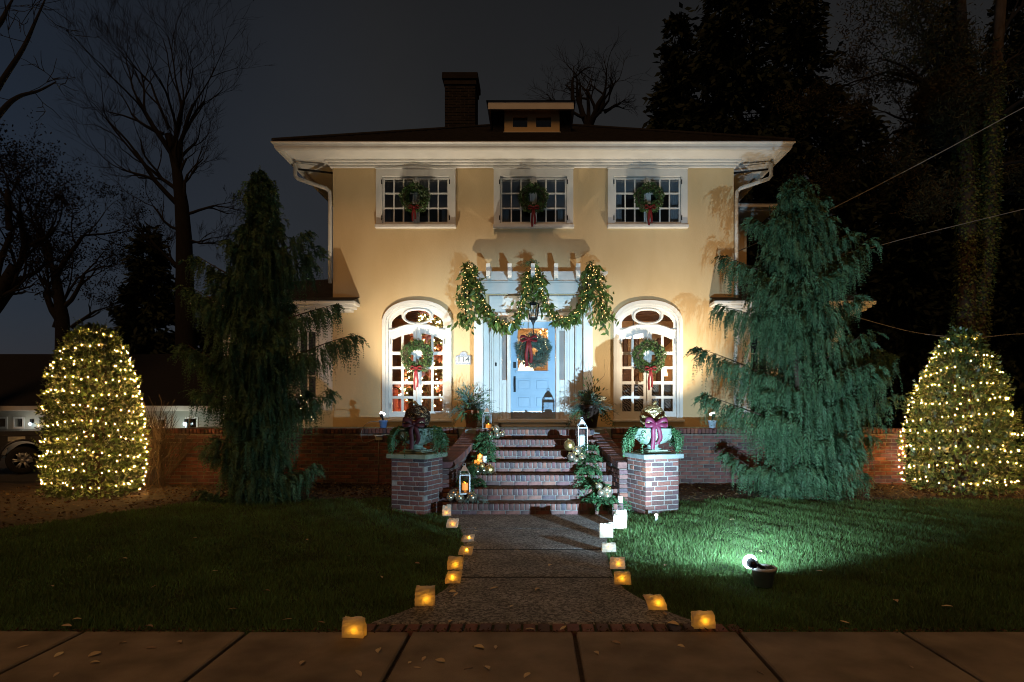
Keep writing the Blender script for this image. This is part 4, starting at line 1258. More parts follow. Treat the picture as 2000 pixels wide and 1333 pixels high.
def chandelier():
    c = Vector((2.47, 16.1, 3.45)); t = thing('chandelier', c, 'lit glass chandelier hanging in the sofa room', 'chandelier')
    MB().tube([c + Vector((0, 0, .2)), c + Vector((0, 0, .8))], .015, 6).build('rod', M['iron'], t)
    for i in range(6):
        a = i * math.pi / 3; p = c + Vector((math.cos(a) * .2, math.sin(a) * .2, 0))
        MB().tube([c + Vector((0, 0, .22)), p + Vector((0, 0, .16)), p + Vector((0, 0, .08))], .01, 5).build('arm', M['iron'], t)
        MB().lathe([(.03, .08), (.06, .05), (.07, -.06), (.05, -.09), (.001, -.09)], 8, p).build('glass_shade', M['crystal'], t)
    add_light(t, 'POINT', c + Vector((0, 0, -.25)), 75, (1, .72, .42), shadow_soft_size=.15)
chandelier()
def sconce():
    c = Vector((3.62, 17.9, 2.55)); t = thing('wall_lamp', c, 'small lit amber lamp by the panelled wall behind the sofa', 'lamp')
    MB().lathe([(.10, -.06), (.06, .12)], 12, c).build('lamp_shade', M['shade'], t)
    MB().tube([c + Vector((0, 0, -.9)), c + Vector((0, 0, -.07))], .02, 6).build('lamp_stem', M['iron'], t)
    add_light(t, 'POINT', c + Vector((0, -.25, .0)), 18, (1, .55, .2), shadow_soft_size=.08)
sconce()
def hall_lamp():
    c = Vector((-.24, 16.55, FL)); t = thing('console_table', c, 'dark console table in the hall behind the front door', 'table')
    MB().bev(c.x - .6, c.x + .6, c.y - .2, c.y + .2, FL + .98, FL + 1.03, .01).build('table_top', M['wood'], t)
    for sx in (-1, 1):
        for sy in (-1, 1): MB().bev(c.x + sx * .55 - .03, c.x + sx * .55 + .03, c.y + sy * .15 - .03, c.y + sy * .15 + .03, FL, FL + .979, .006).build('leg', M['wood'], t)
    b = c + Vector((0, 0, 1.031)); l = thing('table_lamp', b, 'lit table lamp with pale shade seen through the front door glass', 'lamp')
    MB().lathe([(.001, 0), (.08, 0), (.05, .04), (.03, .10), (.07, .2), (.03, .30), (.012, .36)], 12, b).build('lamp_base', M['terracotta'], l)
    MB().lathe([(.22, .30), (.11, .62)], 16, b).build('lamp_shade', M['shade'], l)
    add_light(l, 'POINT', b + Vector((0, -.35, .6)), 26, (1, .70, .40), shadow_soft_size=.12)
    pts = [Vector((.30 + .25 * math.sin(i * 1.3) + .1 * random.random(), 17.1 - .1 * random.random(), 3.0 + .02 * i + .15 * math.cos(i * 2.1))) for i in range(40)]
    fairy('fairy_lights', pts, 'cluster of warm string lights deep in the hall behind the door glass', 'string lights', .010, M['bulb_in'], cable=True)
hall_lamp()
pts = [Vector((-4.9 + .03 * math.sin(i * 2.3) - .012 * i * (i % 3), 14.45 + .04 * math.cos(i * 1.7), 1.3 + .017 * i)) for i in range(60)]
fairy('fairy_lights', pts, 'string lights inside the wing window behind the dark cypress', 'string lights', .010, M['bulb_in'])

# ================================================================== LAMPS
def aim(o, src, dst):
    o.rotation_mode = 'QUATERNION'
    o.rotation_quaternion = (Vector(dst) - Vector(src)).to_track_quat('-Z', 'Y')
def flood(name, base, head, target, potm, pot_r, pot_h, label, energy, col, cone, blend, ledm, hr=.058, soil=True, spill=None):
    base, head = Vector(base), Vector(head)
    t = thing(name, base, label, 'floodlight')
    MB().lathe([(.001, 0), (pot_r * .72, 0), (pot_r * .95, pot_h * .84), (pot_r * 1.06, pot_h * .85), (pot_r * 1.06, pot_h), (pot_r * .92, pot_h), (pot_r * .9, pot_h * .9), (.001, pot_h * .88)], 20, base).build('pot', potm, t)
    if soil:
        g = MB()
        for i in range(26):
            a = random.uniform(0, 6.28); r = pot_r * .85 * math.sqrt(random.random())
            g.ball(base + Vector((math.cos(a) * r, math.sin(a) * r, pot_h * .92)), random.uniform(.01, .02), 6, 4)
        g.build('gravel', M['asphalt'], t, kind='stuff')
    d = (Vector(target) - head).normalized()
    top = base + Vector((0, 0, pot_h * .9))
    q = d.to_track_quat('Z', 'Y').to_matrix()
    MB().tube([top, top.lerp(head - d * .03, .6) + Vector((0, 0, .015)), head - d * .045], .018, 8).build('stem', M['iron'], t)
    body = MB().lathe([(.001, -.075), (hr * .42, -.075), (hr * .5, -.05), (hr * .62, -.02), (hr * .66, .0)], 20, head, True, q).build('lamp_body', M['iron'], t)
    fins = MB()
    for k in range(8):
        a = k * math.pi / 4; fins.add([head + q @ Vector((math.cos(a + s_) * r, math.sin(a + s_) * r, z)) for (r, z) in ((hr * .3, -.07), (hr * .72, -.055), (hr * .72, -.005), (hr * .3, -.005)) for s_ in (-.08, .08)],
            [(0, 2, 4, 6), (1, 7, 5, 3), (0, 1, 3, 2), (2, 3, 5, 4), (4, 5, 7, 6)])
    fins.build('cooling_fins', M['iron'], t, kind='stuff')
    # glowing rim lens
    MB().lathe([(hr * .66, -.004), (hr * .98, -.012), (hr * 1.05, .006), (hr * .98, .022), (hr * .6, .024), (.001, .024)], 24, head, True, q).build('lens', ledm, t)
    l = add_light(t, 'SPOT', head + d * .05, energy, col, spot_size=cone, spot_blend=blend, shadow_soft_size=.014)
    aim(l, head, target)
    for (pw, cn, tgt, sc) in spill or ():      # the wide skirt of the same reflector
        l2 = add_light(t, 'SPOT', head + d * .05, pw, col, spot_size=cn, spot_blend=1.0, shadow_soft_size=.02); aim(l2, head, tgt); l2.scale = sc
    return t
COOL = (.46, .76, 1.0); NEUT = (1.0, .87, .66)
flood('floodlight', (X(1491, 5.60), 5.60, .045), at(1465, 1098, 5.53), (-.25, HY, 2.0), M['greypot'], .105, .165,
      'cool white floodlight in a grey pot standing on the lawn', 2900, COOL, R(42), .9, M['led_cool'], .060,
      spill=((1000, R(86), (5.9, HY, 3.2), (1, 1, 1)), (700, R(60), (1.0, HY, .9), (2.5, .75, 1)), (110, R(176), (1.4, HY, 8.0), (1, 1, 1))))
flood('floodlight', (X(748.5, 12.53), 12.53, FL), at(747, 809, 12.50), (-1.75, HY, 4.7), M['bluepot'], .082, .155,
      'small bright floodlight in a blue pot on the terrace wall coping', 420, NEUT, R(112), 1.0, M['led_warm'], .05, False)
flood('floodlight', (X(1391, 12.53), 12.53, FL), at(1391.5, 809, 12.50), (2.0, HY, 4.7), M['palepot'], .082, .155,
      'small bright floodlight in a pale pot on the coping beside the green cypress', 420, NEUT, R(112), 1.0, M['led_warm'], .05, False)

def stake_light():
    b = at(1282, 1024, 8.75); b.z = lawn_z(b.x, b.y)
    t = thing('stake_light', b, 'short white stake light in the grass before the lit brick pier', 'garden light')
    MB().tube([b, b + Vector((0, 0, .075))], .019, 10).build('post', M['whitemetal'], t)
    MB().tube([b + Vector((0, 0, .0755)), b + Vector((0, 0, .10))], .021, 10).build('lens', M['led_warm'], t)
    l = add_light(t, 'SPOT', b + Vector((0, .0, .12)), 14, (1, .93, .82), spot_size=R(95), spot_blend=.8, shadow_soft_size=.02)
    aim(l, b + Vector((0, 0, .12)), (1.72, 9.35, .62))
stake_light()

# cable and socket on the terrace wall
def socket():
    p = at(741, 855, WY)
    t = thing('outdoor_socket', p, 'tan weatherproof socket box on the terrace wall under the blue pot', 'socket')
    MB().bev(p.x - .065, p.x + .065, WY - .05, WY - .004, p.z - .05, p.z + .03, .012).build('socket_body', M['siding'], t)
    MB().bev(p.x - .075, p.x + .075, WY - .085, WY - .004, p.z + .031, p.z + .05, .006).build('socket_hood', M['siding'], t)
    MB().tube([(p.x, WY - .03, p.z - .05), (p.x - .01, WY - .03, p.z - .2), (p.x - .02, WY - .02, .15)], .008, 5).build('conduit', M['cable'], t)
    a = at(745, 822, 12.42)
    pts = [Vector((a.x, 12.45, FL + .12)), Vector((a.x - .2, 12.38, FL + .13)), Vector((a.x - .34, 12.36, FL + .02)), Vector((a.x - .38, 12.36, FL - .13)), Vector((a.x - .32, 12.36, FL - .27)), Vector((p.x - .06, 12.37, p.z - .02))]
    q = MB(); Q = []
    for i in range(len(pts) - 1):
        for k in range(5):
            t_ = k / 5; p0, p1, p2, p3 = pts[max(0, i - 1)], pts[i], pts[i + 1], pts[min(len(pts) - 1, i + 2)]
            Q.append(.5 * ((2 * p1) + (p2 - p0) * t_ + (2 * p0 - 5 * p1 + 4 * p2 - p3) * t_ * t_ + (3 * p1 - p0 - 3 * p2 + p3) * t_ ** 3))
    Q.append(pts[-1]); q.tube(Q, .007, 5)
    q.top('extension_cord', M['cable'], pts[-1], label='thin cord looping from the blue pot floodlight down to the socket', cat='cord')
socket()

# ---- porch lantern (unlit), number plaque
def porch_lantern():
    d = 13.5; c = at(1041.5, 612, d); t = thing('hanging_lantern', at(1041.5, 655, d), 'unlit black iron lantern hanging from the pergola over the door', 'lantern')
    zt, zb = Z(594, d), Z(622, d); u = F / d; r0, r1 = 11.5 / u, 7.5 / u
    MB().tube([(c.x, d, Z(574, d)), (c.x, d, Z(588, d))], .012, 6).build('chain', M['iron'], t)
    MB().lathe([(.001, Z(586, d)), (.03, Z(587, d)), (.05, Z(590, d)), (r0 * 1.1, Z(593.5, d)), (r0 * 1.15, zt), (r0 * .98, zt - .01)], 6, (c.x, d, 0), False).build('roof', M['iron'], t)
    fr = MB()
    for k in range(6):
        a = k * math.pi / 3; fr.tube([(c.x + r0 * math.cos(a), d + r0 * math.sin(a), zt), (c.x + r1 * math.cos(a), d + r1 * math.sin(a), zb)], .009, 5)
    fr.build('frame', M['iron'], t)
    MB().lathe([(r1 * 1.1, zb + .012), (r1 * 1.15, zb - .02), (.05, Z(627, d)), (.025, Z(632, d)), (.012, Z(636, d)), (.012, Z(652, d)), (.022, Z(653.5, d)), (.001, Z(656, d))], 6, (c.x, d, 0), False).build('finial', M['iron'], t)
    MB().lathe([(r0 * .93, zt - .005), (r1 * .93, zb + .01)], 6, (c.x, d, 0), False).build('glass', M['lantern_glass'], t)
porch_lantern()
def plaque():
    y = HY - .012; c = at(905, 703, y); t = thing('house_number', c, 'tile plaque with blue scroll border reading 114 on the cream wall', 'sign')
    u = y / F; w, h = 15 * u, 9.5 * u
    top = [(c.x - w, c.z - h), (c.x + w, c.z - h), (c.x + w * 1.05, c.z), (c.x + w, c.z + h * .8), (c.x + w * .55, c.z + h * .9)]
    for i in range(7): a = math.pi * i / 6; top.append((c.x + w * .5 * math.cos(a), c.z + h * .9 + h * .75 * math.sin(a)))
    top += [(c.x - w * .55, c.z + h * .9), (c.x - w, c.z + h * .8), (c.x - w * 1.05, c.z)]
    MB().poly(top, y - .012, y + .011).build('border', M['plaque_blue'], t)
    for k in range(3): MB().bev(c.x + (k - 1) * w * .56 - w * .27, c.x + (k - 1) * w * .56 + w * .27, y - .020, y - .0125, c.z - h * .62, c.z + h * .62, .003).build('tile', M['plaque'], t)
    for k, ch in enumerate('114'):
        cu = bpy.data.curves.new('digit', 'FONT'); cu.body = ch; cu.size = h * 1.45; cu.extrude = .002; cu.align_x = 'CENTER'; cu.align_y = 'CENTER'
        tmp = bpy.data.objects.new('digit_tmp', cu); me = bpy.data.meshes.new_from_object(tmp)
        bpy.data.objects.remove(tmp)
        o = link('digit', me, M['ink'], t, (c.x + (k - 1) * w * .56, y - .0225, c.z), (R(90), 0, 0))
plaque()

# ================================================================== GARLAND
def catmull(pts, n=8):
    pts = [Vector(p) for p in pts]; Q = []
    for i in range(len(pts) - 1):
        p0, p1, p2, p3 = pts[max(0, i - 1)], pts[i], pts[i + 1], pts[min(len(pts) - 1, i + 2)]
        for k in range(n):
            t = k / n
            Q.append(.5 * ((2 * p1) + (p2 - p0) * t + (2 * p0 - 5 * p1 + 4 * p2 - p3) * t * t + (3 * p1 - p0 - 3 * p2 + p3) * t ** 3))
    Q.append(pts[-1]); return Q
def garland():
    d = 13.38
    P = [(912, 628), (908, 590), (912, 550), (917, 524), (928, 548), (942, 590), (962, 622), (990, 636), (1012, 618), (1026, 580), (1034, 545), (1042, 527),
         (1052, 548), (1062, 585), (1080, 615), (1105, 628), (1128, 610), (1143, 575), (1152, 540), (1157, 524), (1168, 550), (1174, 590), (1178, 628)]
    pts = catmull([at(a, b, d) for a, b in P], 8)
    root = thing('garland', at(1041, 527, d), 'leafy magnolia garland with tiny lights swagged along the pergola', 'garland')
    MB().tube(pts, .022, 6).build('rope', M['vinedark'], root)
    A = np.array([tuple(p) for p in pts]); T = nrm(np.gradient(A, axis=0)); n = 2300
    # more leaves on the two hanging ends and the top knots
    i = RNG.integers(0, len(A), n); ends = np.clip(np.minimum(i, len(A) - 1 - i) / 22.0, 0, 1)[:, None]; P0 = A[i] + RNG.normal(0, 1, (n, 3)) * np.array([.065, .045, .05]) * (1.75 - .75 * ends)
    down = np.array([0, -.25, -1.0])
    D = nrm(down * RNG.uniform(.5, 1.2, n)[:, None] + rand_unit(n) * .8 + np.array([0, -.3, 0]))
    L = RNG.uniform(.10, .22, n); W = perp(D)
    V, Fc = leaf_quads(P0, D, W, L, L * .34, .16, .5)
    # the 290 longest leaves are pieces of their own
    me = []
    for k in range(5):
        f = .25 + .06 * k
        m_ = MB().add([(0, 0, 0), (.20, .3, .03 + .02 * k), (.17, .65, .03), (0, 1, -.06 * k), (-.17, .65, .03), (-.20, .3, .03 + .02 * k), (0, .45, -.02)],
                      [(0, 1, 6), (1, 2, 6), (2, 3, 6), (3, 4, 6), (4, 5, 6), (5, 0, 6)]).mesh('leaf'); m_.materials.append(M['magnolia']); me.append(m_)
    front = np.argsort(-(L + RNG.uniform(0, .02, n) - (P0[:, 1] - d) * .3)); own = set(front[:290].tolist())
    for k in own:
        o = link('leaf', me[k % 5], None, root, Vector(P0[k])); o.scale = (float(L[k]) * .95,) * 3
        dv, wv = Vector(D[k]), Vector(W[k]); nv = wv.cross(dv)
        Mr = Matrix((wv, dv, nv)).transposed(); o.rotation_mode = 'QUATERNION'; o.rotation_quaternion = Mr.to_quaternion()
    rest = [k for k in range(n) if k not in own]
    leaf_obj('foliage', leaf_quads(P0[rest], D[rest], W[rest], L[rest], L[rest] * .38, .16, .5), M['magnolia'], root, kind='stuff')
    # pine sprigs at the knots
    paths = []
    for (a, b, w_, n_) in ((1042, 524, .28, 12), (915, 522, .14, 6), (1157, 522, .16, 6)):
        for k in range(n_):
            p = at(a, b, d); an = random.uniform(.1, math.pi - .1); e = p + Vector((math.cos(an) * w_ * random.uniform(.6, 1.2), random.uniform(-.12, .05), math.sin(an) * w_ * .45 + .02))
            paths.append([tuple(p.lerp(e, q) + Vector((0, 0, .05 * math.sin(q * 3)))) for q in np.linspace(0, 1, 10)])
    leaf_obj('pine_sprigs', fronds(np.array(paths), .07, .012, .7), M['cedar'], root, kind='stuff')
    # light string on it
    lp = []
    for k in range(0, len(pts) - 1):
        for q in (0.3,) if k % 4 else (0.1, .6):
            lp.append(pts[k].lerp(pts[k + 1], q) + Vector((random.uniform(-.06, .06), -.10 - random.uniform(0, .05), random.uniform(-.06, .06))))
    for (cx, cy) in ((1178, 600), (1180, 560), (911, 585), (908, 610)):
        for k in range(3): lp.append(at(cx + random.uniform(-9, 9), cy + random.uniform(-22, 22), d - .1))
    fairy('fairy_lights', lp, 'tiny warm lights threaded through the magnolia garland', 'string lights', .0055, M['bulb_g'], cable=False)
garland()

# door wreath: blue-green fir with a big red bow
wr = wreath((hx(1042.5), HY - .03, hz(686)), .235, .14, 'blue green fir wreath with red bow hanging on the front door glass', M['fir'], None, n=4200, lf=(.085, .014))
wreath_bow(wr, (hx(1033), HY - .18, hz(664)), .34, M['red'], 1.5)

# ================================================================== URNS ON THE PIERS
def drape(center, r, n, drop, z0, rng=RNG, out=.22, steps=16, side=1):
    """cedar sprays that spring from a rim and droop"""
    paths = []
    for i in range(n):
        a = rng.choice([0.0, np.pi]) + rng.normal(0, .45); o = out * rng.uniform(.5, 1.1); dr = drop * rng.uniform(.5, 1.1)
        t = np.linspace(0, 1, steps)
        rr = r * .5 + (r * .5 + o) * np.minimum(1, t * 1.6) ** .8
        paths.append(np.stack([center[0] + np.cos(a) * rr, center[1] + np.sin(a) * rr, z0 + .06 * np.sin(np.pi * np.minimum(1, t * 1.7)) - dr * np.maximum(0, t - .25) ** 1.4 * 1.4], 1))
    return np.array(paths)
def urn(c, sx, label, ballm, bowm, ball_lab, ball_r):
    b = Vector((c.x, c.y, .922)); rz = PIER_ROT * sx
    t = thing('urn', b, label, 'urn')
    Mr = Matrix.Translation(b) @ Matrix.Rotation(rz, 4, 'Z')
    p = MB(); p.bev(-.20, .20, -.20, .20, 0, .026, .006, Mr); p.bev(-.165, .165, -.165, .165, .0262, .05, .006, Mr); p.build('plinth', M['greenstone'], t)
    MB().lathe([(.13, .05), (.135, .065), (.10, .075), (.075, .10), (.09, .12), (.10, .125), (.19, .155), (.25, .205), (.282, .265), (.292, .315), (.288, .335), (.305, .345), (.315, .36), (.31, .375), (.285, .375), (.27, .35), (.001, .345)], 36, b).build('bowl', M['urn'], t)
    g = MB()
    for k in range(16):                      # gadroon arches round the bowl
        a = k * 2 * math.pi / 16; L_ = []
        for q in range(9):
            f = q / 8; aa = a + (f - .5) * .30; zz = .21 + .07 * math.sin(math.pi * f)
            rr = .256 + .030 * math.sin(math.pi * f) + .004; L_.append(b + Vector((rr * math.cos(aa), rr * math.sin(aa), zz)))
        g.tube(L_, .008, 4)
    g.build('gadroons', M['urn'], t)
    leaf_obj('cedar_greens', fronds(drape((b.x, b.y), .27, 84, .36, b.z + .32, out=.17, side=sx), .062, .018, .55), M['cedar'], t)
    # bow with long tails, facing the street
    bc = b + Vector((-.01 * sx, -.33, .45)); q = MB()
    for sg in (-1, 1):
        ribbon(q, [bc, bc + Vector((sg * .07, -.05, .05)), bc + Vector((sg * .15, -.04, .055)), bc + Vector((sg * .155, -.02, -.02)), bc + Vector((sg * .07, -.05, -.02)), bc], .07, Vector((0, .4, 1)))
        ribbon(q, [bc, bc + Vector((sg * .04, -.03, -.09)), bc + Vector((sg * .05 + .015, -.0, -.22)), bc + Vector((sg * .035 - .01, .03, -.37 if sg < 0 else -.30))], .062, Vector((1, 0, .1 * sg)), notch=True)
    q.ball(bc + Vector((0, -.03, 0)), .03, 8, 6); q.build('bow', bowm, t)
    # woven ball on top
    bb = b + Vector((0, 0, .35)); w = thing('woven_ball', bb, ball_lab, 'ornament')
    cc = bb + Vector((0, 0, ball_r * .98)); vine = MB()
    for k in range(46):
        ax = Vector(rand_unit(1)[0]); u_ = ax.orthogonal().normalized(); v_ = ax.cross(u_); off = random.uniform(-.45, .45)
        rr = math.sqrt(1 - off * off); ph = random.uniform(0, 6.28)
        vine.tube([cc + (ax * off + (u_ * math.cos(a + ph) + v_ * math.sin(a + ph)) * rr) * ball_r * (1 + .03 * math.sin(5 * a + k)) for a in np.linspace(0, 5.6, 15)], random.uniform(.006, .011), 5)
    vine.build('vines', ballm, w)
    n = 520; D0 = rand_unit(n); leafm = leaf_quads(np.array(cc) + D0 * ball_r * RNG.uniform(.9, 1.03, n)[:, None], perp(D0), D0 * .3 + perp(D0), .06, .042, .1)
    leaf_obj('gilt_flakes', leafm, M['gilt'], w, kind='stuff')
    MB().tube([cc + Vector((.0, 0, ball_r * .9)), cc + Vector((.02 * sx, 0, ball_r * 1.12)), cc + Vector((.05 * sx, -.02, ball_r * 1.3))], [.035, .024, .028], 8).build('stem', M['goldvine'], w)
urn(PC_L, -1, 'mossy stone urn of cedar with dark wine bow on the dim pier', M['vinedark'], M['wine'], 'dark woven vine ball with pale flecks in the dim urn', .185)
urn(PC_R, 1, 'pale green stone urn of cedar with burgundy bow on the lit pier', M['goldvine'], M['burgundy'], 'gold glittering woven ball in the lit urn', .185)

# ================================================================== POTTED ARRANGEMENTS BY THE DOOR
def pine_branch(p, d, L, n=14, droop=.1):
    d = Vector(d).normalized(); return [tuple(Vector(p) + d * L * t + Vector((0, 0, -droop * L * t * t))) for t in np.linspace(0, 1, n)]
def pot_plant(px, py, d, w_top, w_bot, h, potm, label, seed, tall, fan, willow=False):
    rr = random.Random(seed); b = at(px, py, d); b.z = FL
    t = thing('planter', b, label, 'potted plant')
    r0, r1 = w_bot / 2, w_top / 2
    MB().lathe([(.001, 0), (r0, 0), (r1 * .96, h * .8), (r1 * 1.06, h * .81), (r1 * 1.08, h * .98), (r1 * 1.02, h), (r1 * .9, h), (r1 * .88, h * .9), (.001, h * .88)], 24, b).build('pot', potm, t)
    MB().lathe([(r1 * .88, h * .93), (.001, h * .97)], 16, b).build('soil', M['soil'], t)
    top = b + Vector((0, 0, h * .9))
    pb = []
    for k in range(52):
        a = rr.uniform(0, 6.28); el = rr.uniform(.15, 1.35); L = rr.uniform(.38, .72) * (1 if el < .9 else tall)
        pb.append(pine_branch(top, (math.cos(a) * math.cos(el) * fan, math.sin(a) * math.cos(el) * .7, math.sin(el)), L, 18, .45))
    leaf_obj('pine_needles', fronds(np.array(pb), .14, .011, .5), M['fir'], t)
    pb = []
    for k in range(34):
        a = rr.uniform(0, 6.28); pb.append(pine_branch(top, (math.cos(a) * fan, math.sin(a) * .7, .6), rr.uniform(.35, .62) * (.55 if math.sin(a) < -.3 else 1), 18, 1.25))
    leaf_obj('cedar_sprays', fronds(np.array(pb), .075, .02, .6), M['cedar'], t)
    n = 190; D = nrm(RNG.normal(size=(n, 3)) + np.array([0, -.2, .5])); P = np.array(top) + D * RNG.uniform(.12, .5, n)[:, None] * np.array([.85, .8, 1.0]) + np.array([0, 0, .08])
    leaf_obj('magnolia_leaves', leaf_quads(P, nrm(D + RNG.normal(0, .4, (n, 3))), perp(D), .09, .03, .12), M['wreath'], t, kind='stuff')
    if willow:
        for k in range(5):
            a = rr.uniform(-.5, .9); L = rr.uniform(.75, .95); P_ = []
            for i in range(14):
                s_ = i / 13; P_.append(top + Vector((math.sin(a) * L * s_ * .5 + .05 * math.sin(s_ * 11 + k), -.05, L * s_ + .02 * math.cos(s_ * 13 + k))))
            MB().tube(P_, [.006 * (1 - .7 * i / 13) for i in range(14)], 5).build('willow_stem', M['stick'], t)
    return t
pot_plant(921, 838, 12.95, .30, .21, .36, M['terracotta'], 'terracotta pot of pine and cedar greens left of the front door', 4, 1.5, 1.15)
pot_plant(1152, 838, 12.95, .40, .27, .46, M['darkpot'], 'dark brown pot of silvery pine and curly willow beside the bright lantern', 9, 1.05, 1.1, True)

# ================================================================== ORNAMENTS ON THE STEPS
def step_z(n): return .185 + (FL - .185) / 6 * n
def step_y(n): return 9.43 + .4 * n
BALL_ME = {}
def ball(px, py, d, rpx, m, label, group):
    r = rpx * d / F; c = at(px, py, d)
    o = thing('ball_ornament', c - Vector((0, 0, r)), label, 'ornament', group)
    MB().ball(c, r, 20, 14).build('ball', M[m], o)
    a = random.uniform(.3, 2.8); q = Vector((math.cos(a), -.2, math.sin(a))).normalized()
    MB().tube([c + q * r * .97, c + q * (r + .02)], .014, 8).build('cap', M['gold'], o)
    return o
def candle(px, py_top, py_bot, d, wpx, label, lit=True, group=None):
    b = at(px, py_bot, d); h = (py_bot - py_top) * d / F; r = wpx / 2 * d / F
    o = thing('pillar_candle', b, label, 'candle', group)
    MB().lathe([(.001, 0), (r, 0), (r, h - .006), (r * .92, h), (r * .75, h - .012), (.001, h - .018)], 18, b).build('wax', M['candle' if lit else 'whitecandle'], o)
    MB().tube([b + Vector((0, 0, h - .018)), b + Vector((.002, 0, h + .006))], .003, 5).build('wick', M['ink'], o)
    if lit: MB().ball(b + Vector((0, 0, h + .005)), .006, 6, 5, (1, 1, 1.6)).build('flame', M['flame'], o)
    return o
def lantern(px, d, w, h, z0, rz, label, m):
    """square metal candle lantern: base, posts, glass, pyramid roof, ring"""
    b = Vector((X(px, d), d, z0)); t = thing('candle_lantern', b, label, 'lantern')
    Mr = Matrix.Translation(b) @ Matrix.Rotation(rz, 4, 'Z'); a = w / 2
    MB().bev(-a, a, -a, a, 0, .022, .004, Mr).build('base', m, t)
    MB().bev(-a, a, -a, a, h - .016, h, .003, Mr).build('top_frame', m, t)
    pw = .014
    for sx in (-1, 1):
        for sy in (-1, 1):
            MB().box(sx * (a - .002) - pw * (sx > 0), sx * (a - .002) + pw * (sx < 0), sy * (a - .002) - pw * (sy > 0), sy * (a - .002) + pw * (sy < 0), .0222, h - .0162, Mr).build('post', m, t)
    for k in range(4):
        Mk = Mr @ Matrix.Rotation(k * math.pi / 2, 4, 'Z')
        MB().box(-a + .017, a - .017, -a + .006, -a + .009, .0225, h - .0165, Mk).build('pane', M['lantern_glass'], t)
    # open neck and pyramid roof
    hh = w * .42
    for sx in (-1, 1):
        for sy in (-1, 1):
            MB().tube([Mr @ Vector((sx * a * .9, sy * a * .9, h)), Mr @ Vector((sx * a * .62, sy * a * .62, h + hh * .75))], .006, 5).build('strut', m, t)
    q = a * .72; V = [Mr @ Vector(p) for p in ((-q, -q, h + hh * .75), (q, -q, h + hh * .75), (q, q, h + hh * .75), (-q, q, h + hh * .75), (-.012, -.012, h + hh * 1.9), (.012, -.012, h + hh * 1.9), (.012, .012, h + hh * 1.9), (-.012, .012, h + hh * 1.9))]
    MB().add(V, [(0, 1, 5, 4), (1, 2, 6, 5), (2, 3, 7, 6), (3, 0, 4, 7), (4, 5, 6, 7), (3, 2, 1, 0)]).build('roof', M['steel'] if m is not M['whitemetal'] else m, t)
    rg = MB(); cc = Vector((b.x, b.y, z0 + h + hh * 2.05)); rg.tube([cc + Vector((math.cos(a_) * .022, 0, math.sin(a_) * .022)) for a_ in np.linspace(0, 6.283, 13)], .004, 4, cap=False); rg.build('ring', m, t)
    return t
# left flight: lantern on the first step, candles half way, lantern at the top
lantern(907, 9.66, .165, .30, step_z(0) + .115, R(12), 'silver candle lantern on the bottom step among large champagne balls', M['steel'])
candle(908.5, 944, 957.5, 9.66, 11.5, 'lit orange candle inside the bottom step lantern')
GL = 'champagne balls below the silver lantern'
LB = ['largest champagne ball tucked behind the silver lantern base', 'champagne ball at the front beneath the silver lantern', 'champagne ball beside the dark fir sprigs under the silver lantern', 'small champagne ball wedged directly beneath the silver lantern', 'small champagne ball against the cheek wall by the silver lantern']
for i, (px, py, r) in enumerate(((887, 966, 11.5), (898, 973, 9.5), (922, 972, 9.8), (909, 963.5, 7), (879, 972, 7))):
    ball(px, py, 9.56 + .05 * (i % 2) + (.12 if i in (0, 3) else 0), r, 'champagne', LB[i], GL)
lantern(951.5, 11.95, .155, .275, FL, R(-6), 'slim silver candle lantern on the landing above the cheek wall', M['steel'])
candle(954, 829, 840, 11.93, 10.5, 'lit orange candle inside the landing lantern')
GT = 'silver green balls on the upper steps'
LB = ['silver green ball resting on the landing beside the slim lantern', 'silver green ball below the slim lantern next to the cedar garland', 'biggest silver green ball on the step below the slim lantern', 'silver green ball of the upper cluster lying farthest from the cheek wall', 'tiny silver green ball among those below the slim lantern']
for i, (px, py, r) in enumerate(((969, 838.5, 7), (957, 851.5, 6), (971, 850, 7), (981, 848, 6), (962, 855, 4))):
    ball(px, py, 11.62 + random.uniform(-.05, .03), r, 'champagne', LB[i], GT)
candle(934, 899, 917, 10.55, 15, 'lit square set orange candle, widest of the three half way up the steps')
candle(937.5, 888.5, 905, 10.72, 10, 'tall lit orange candle behind the wide one half way up the steps')
candle(946.5, 890.5, 908, 10.68, 9, 'unlit pale candle beside the orange ones half way up the steps', False)
GM = 'balls before the three candles'
LB = ['small gold ball touching the wide orange candle', 'large gold ball before the pale unlit candle', 'silver ball below the wide orange candle against the garland', 'silver ball in front of the large gold one on the steps', 'silver ball among the bluish fir sprigs before the candles']
for i, (px, py, r, m) in enumerate(((941, 910, 6, 'gold'), (956, 917.5, 9.5, 'gold'), (932, 921, 6.5, 'champagne'), (958, 921, 6.5, 'champagne'), (944, 919, 6.5, 'champagne'))):
    ball(px, py, 10.42 + random.uniform(-.06, .04), r, m, LB[i], GM)
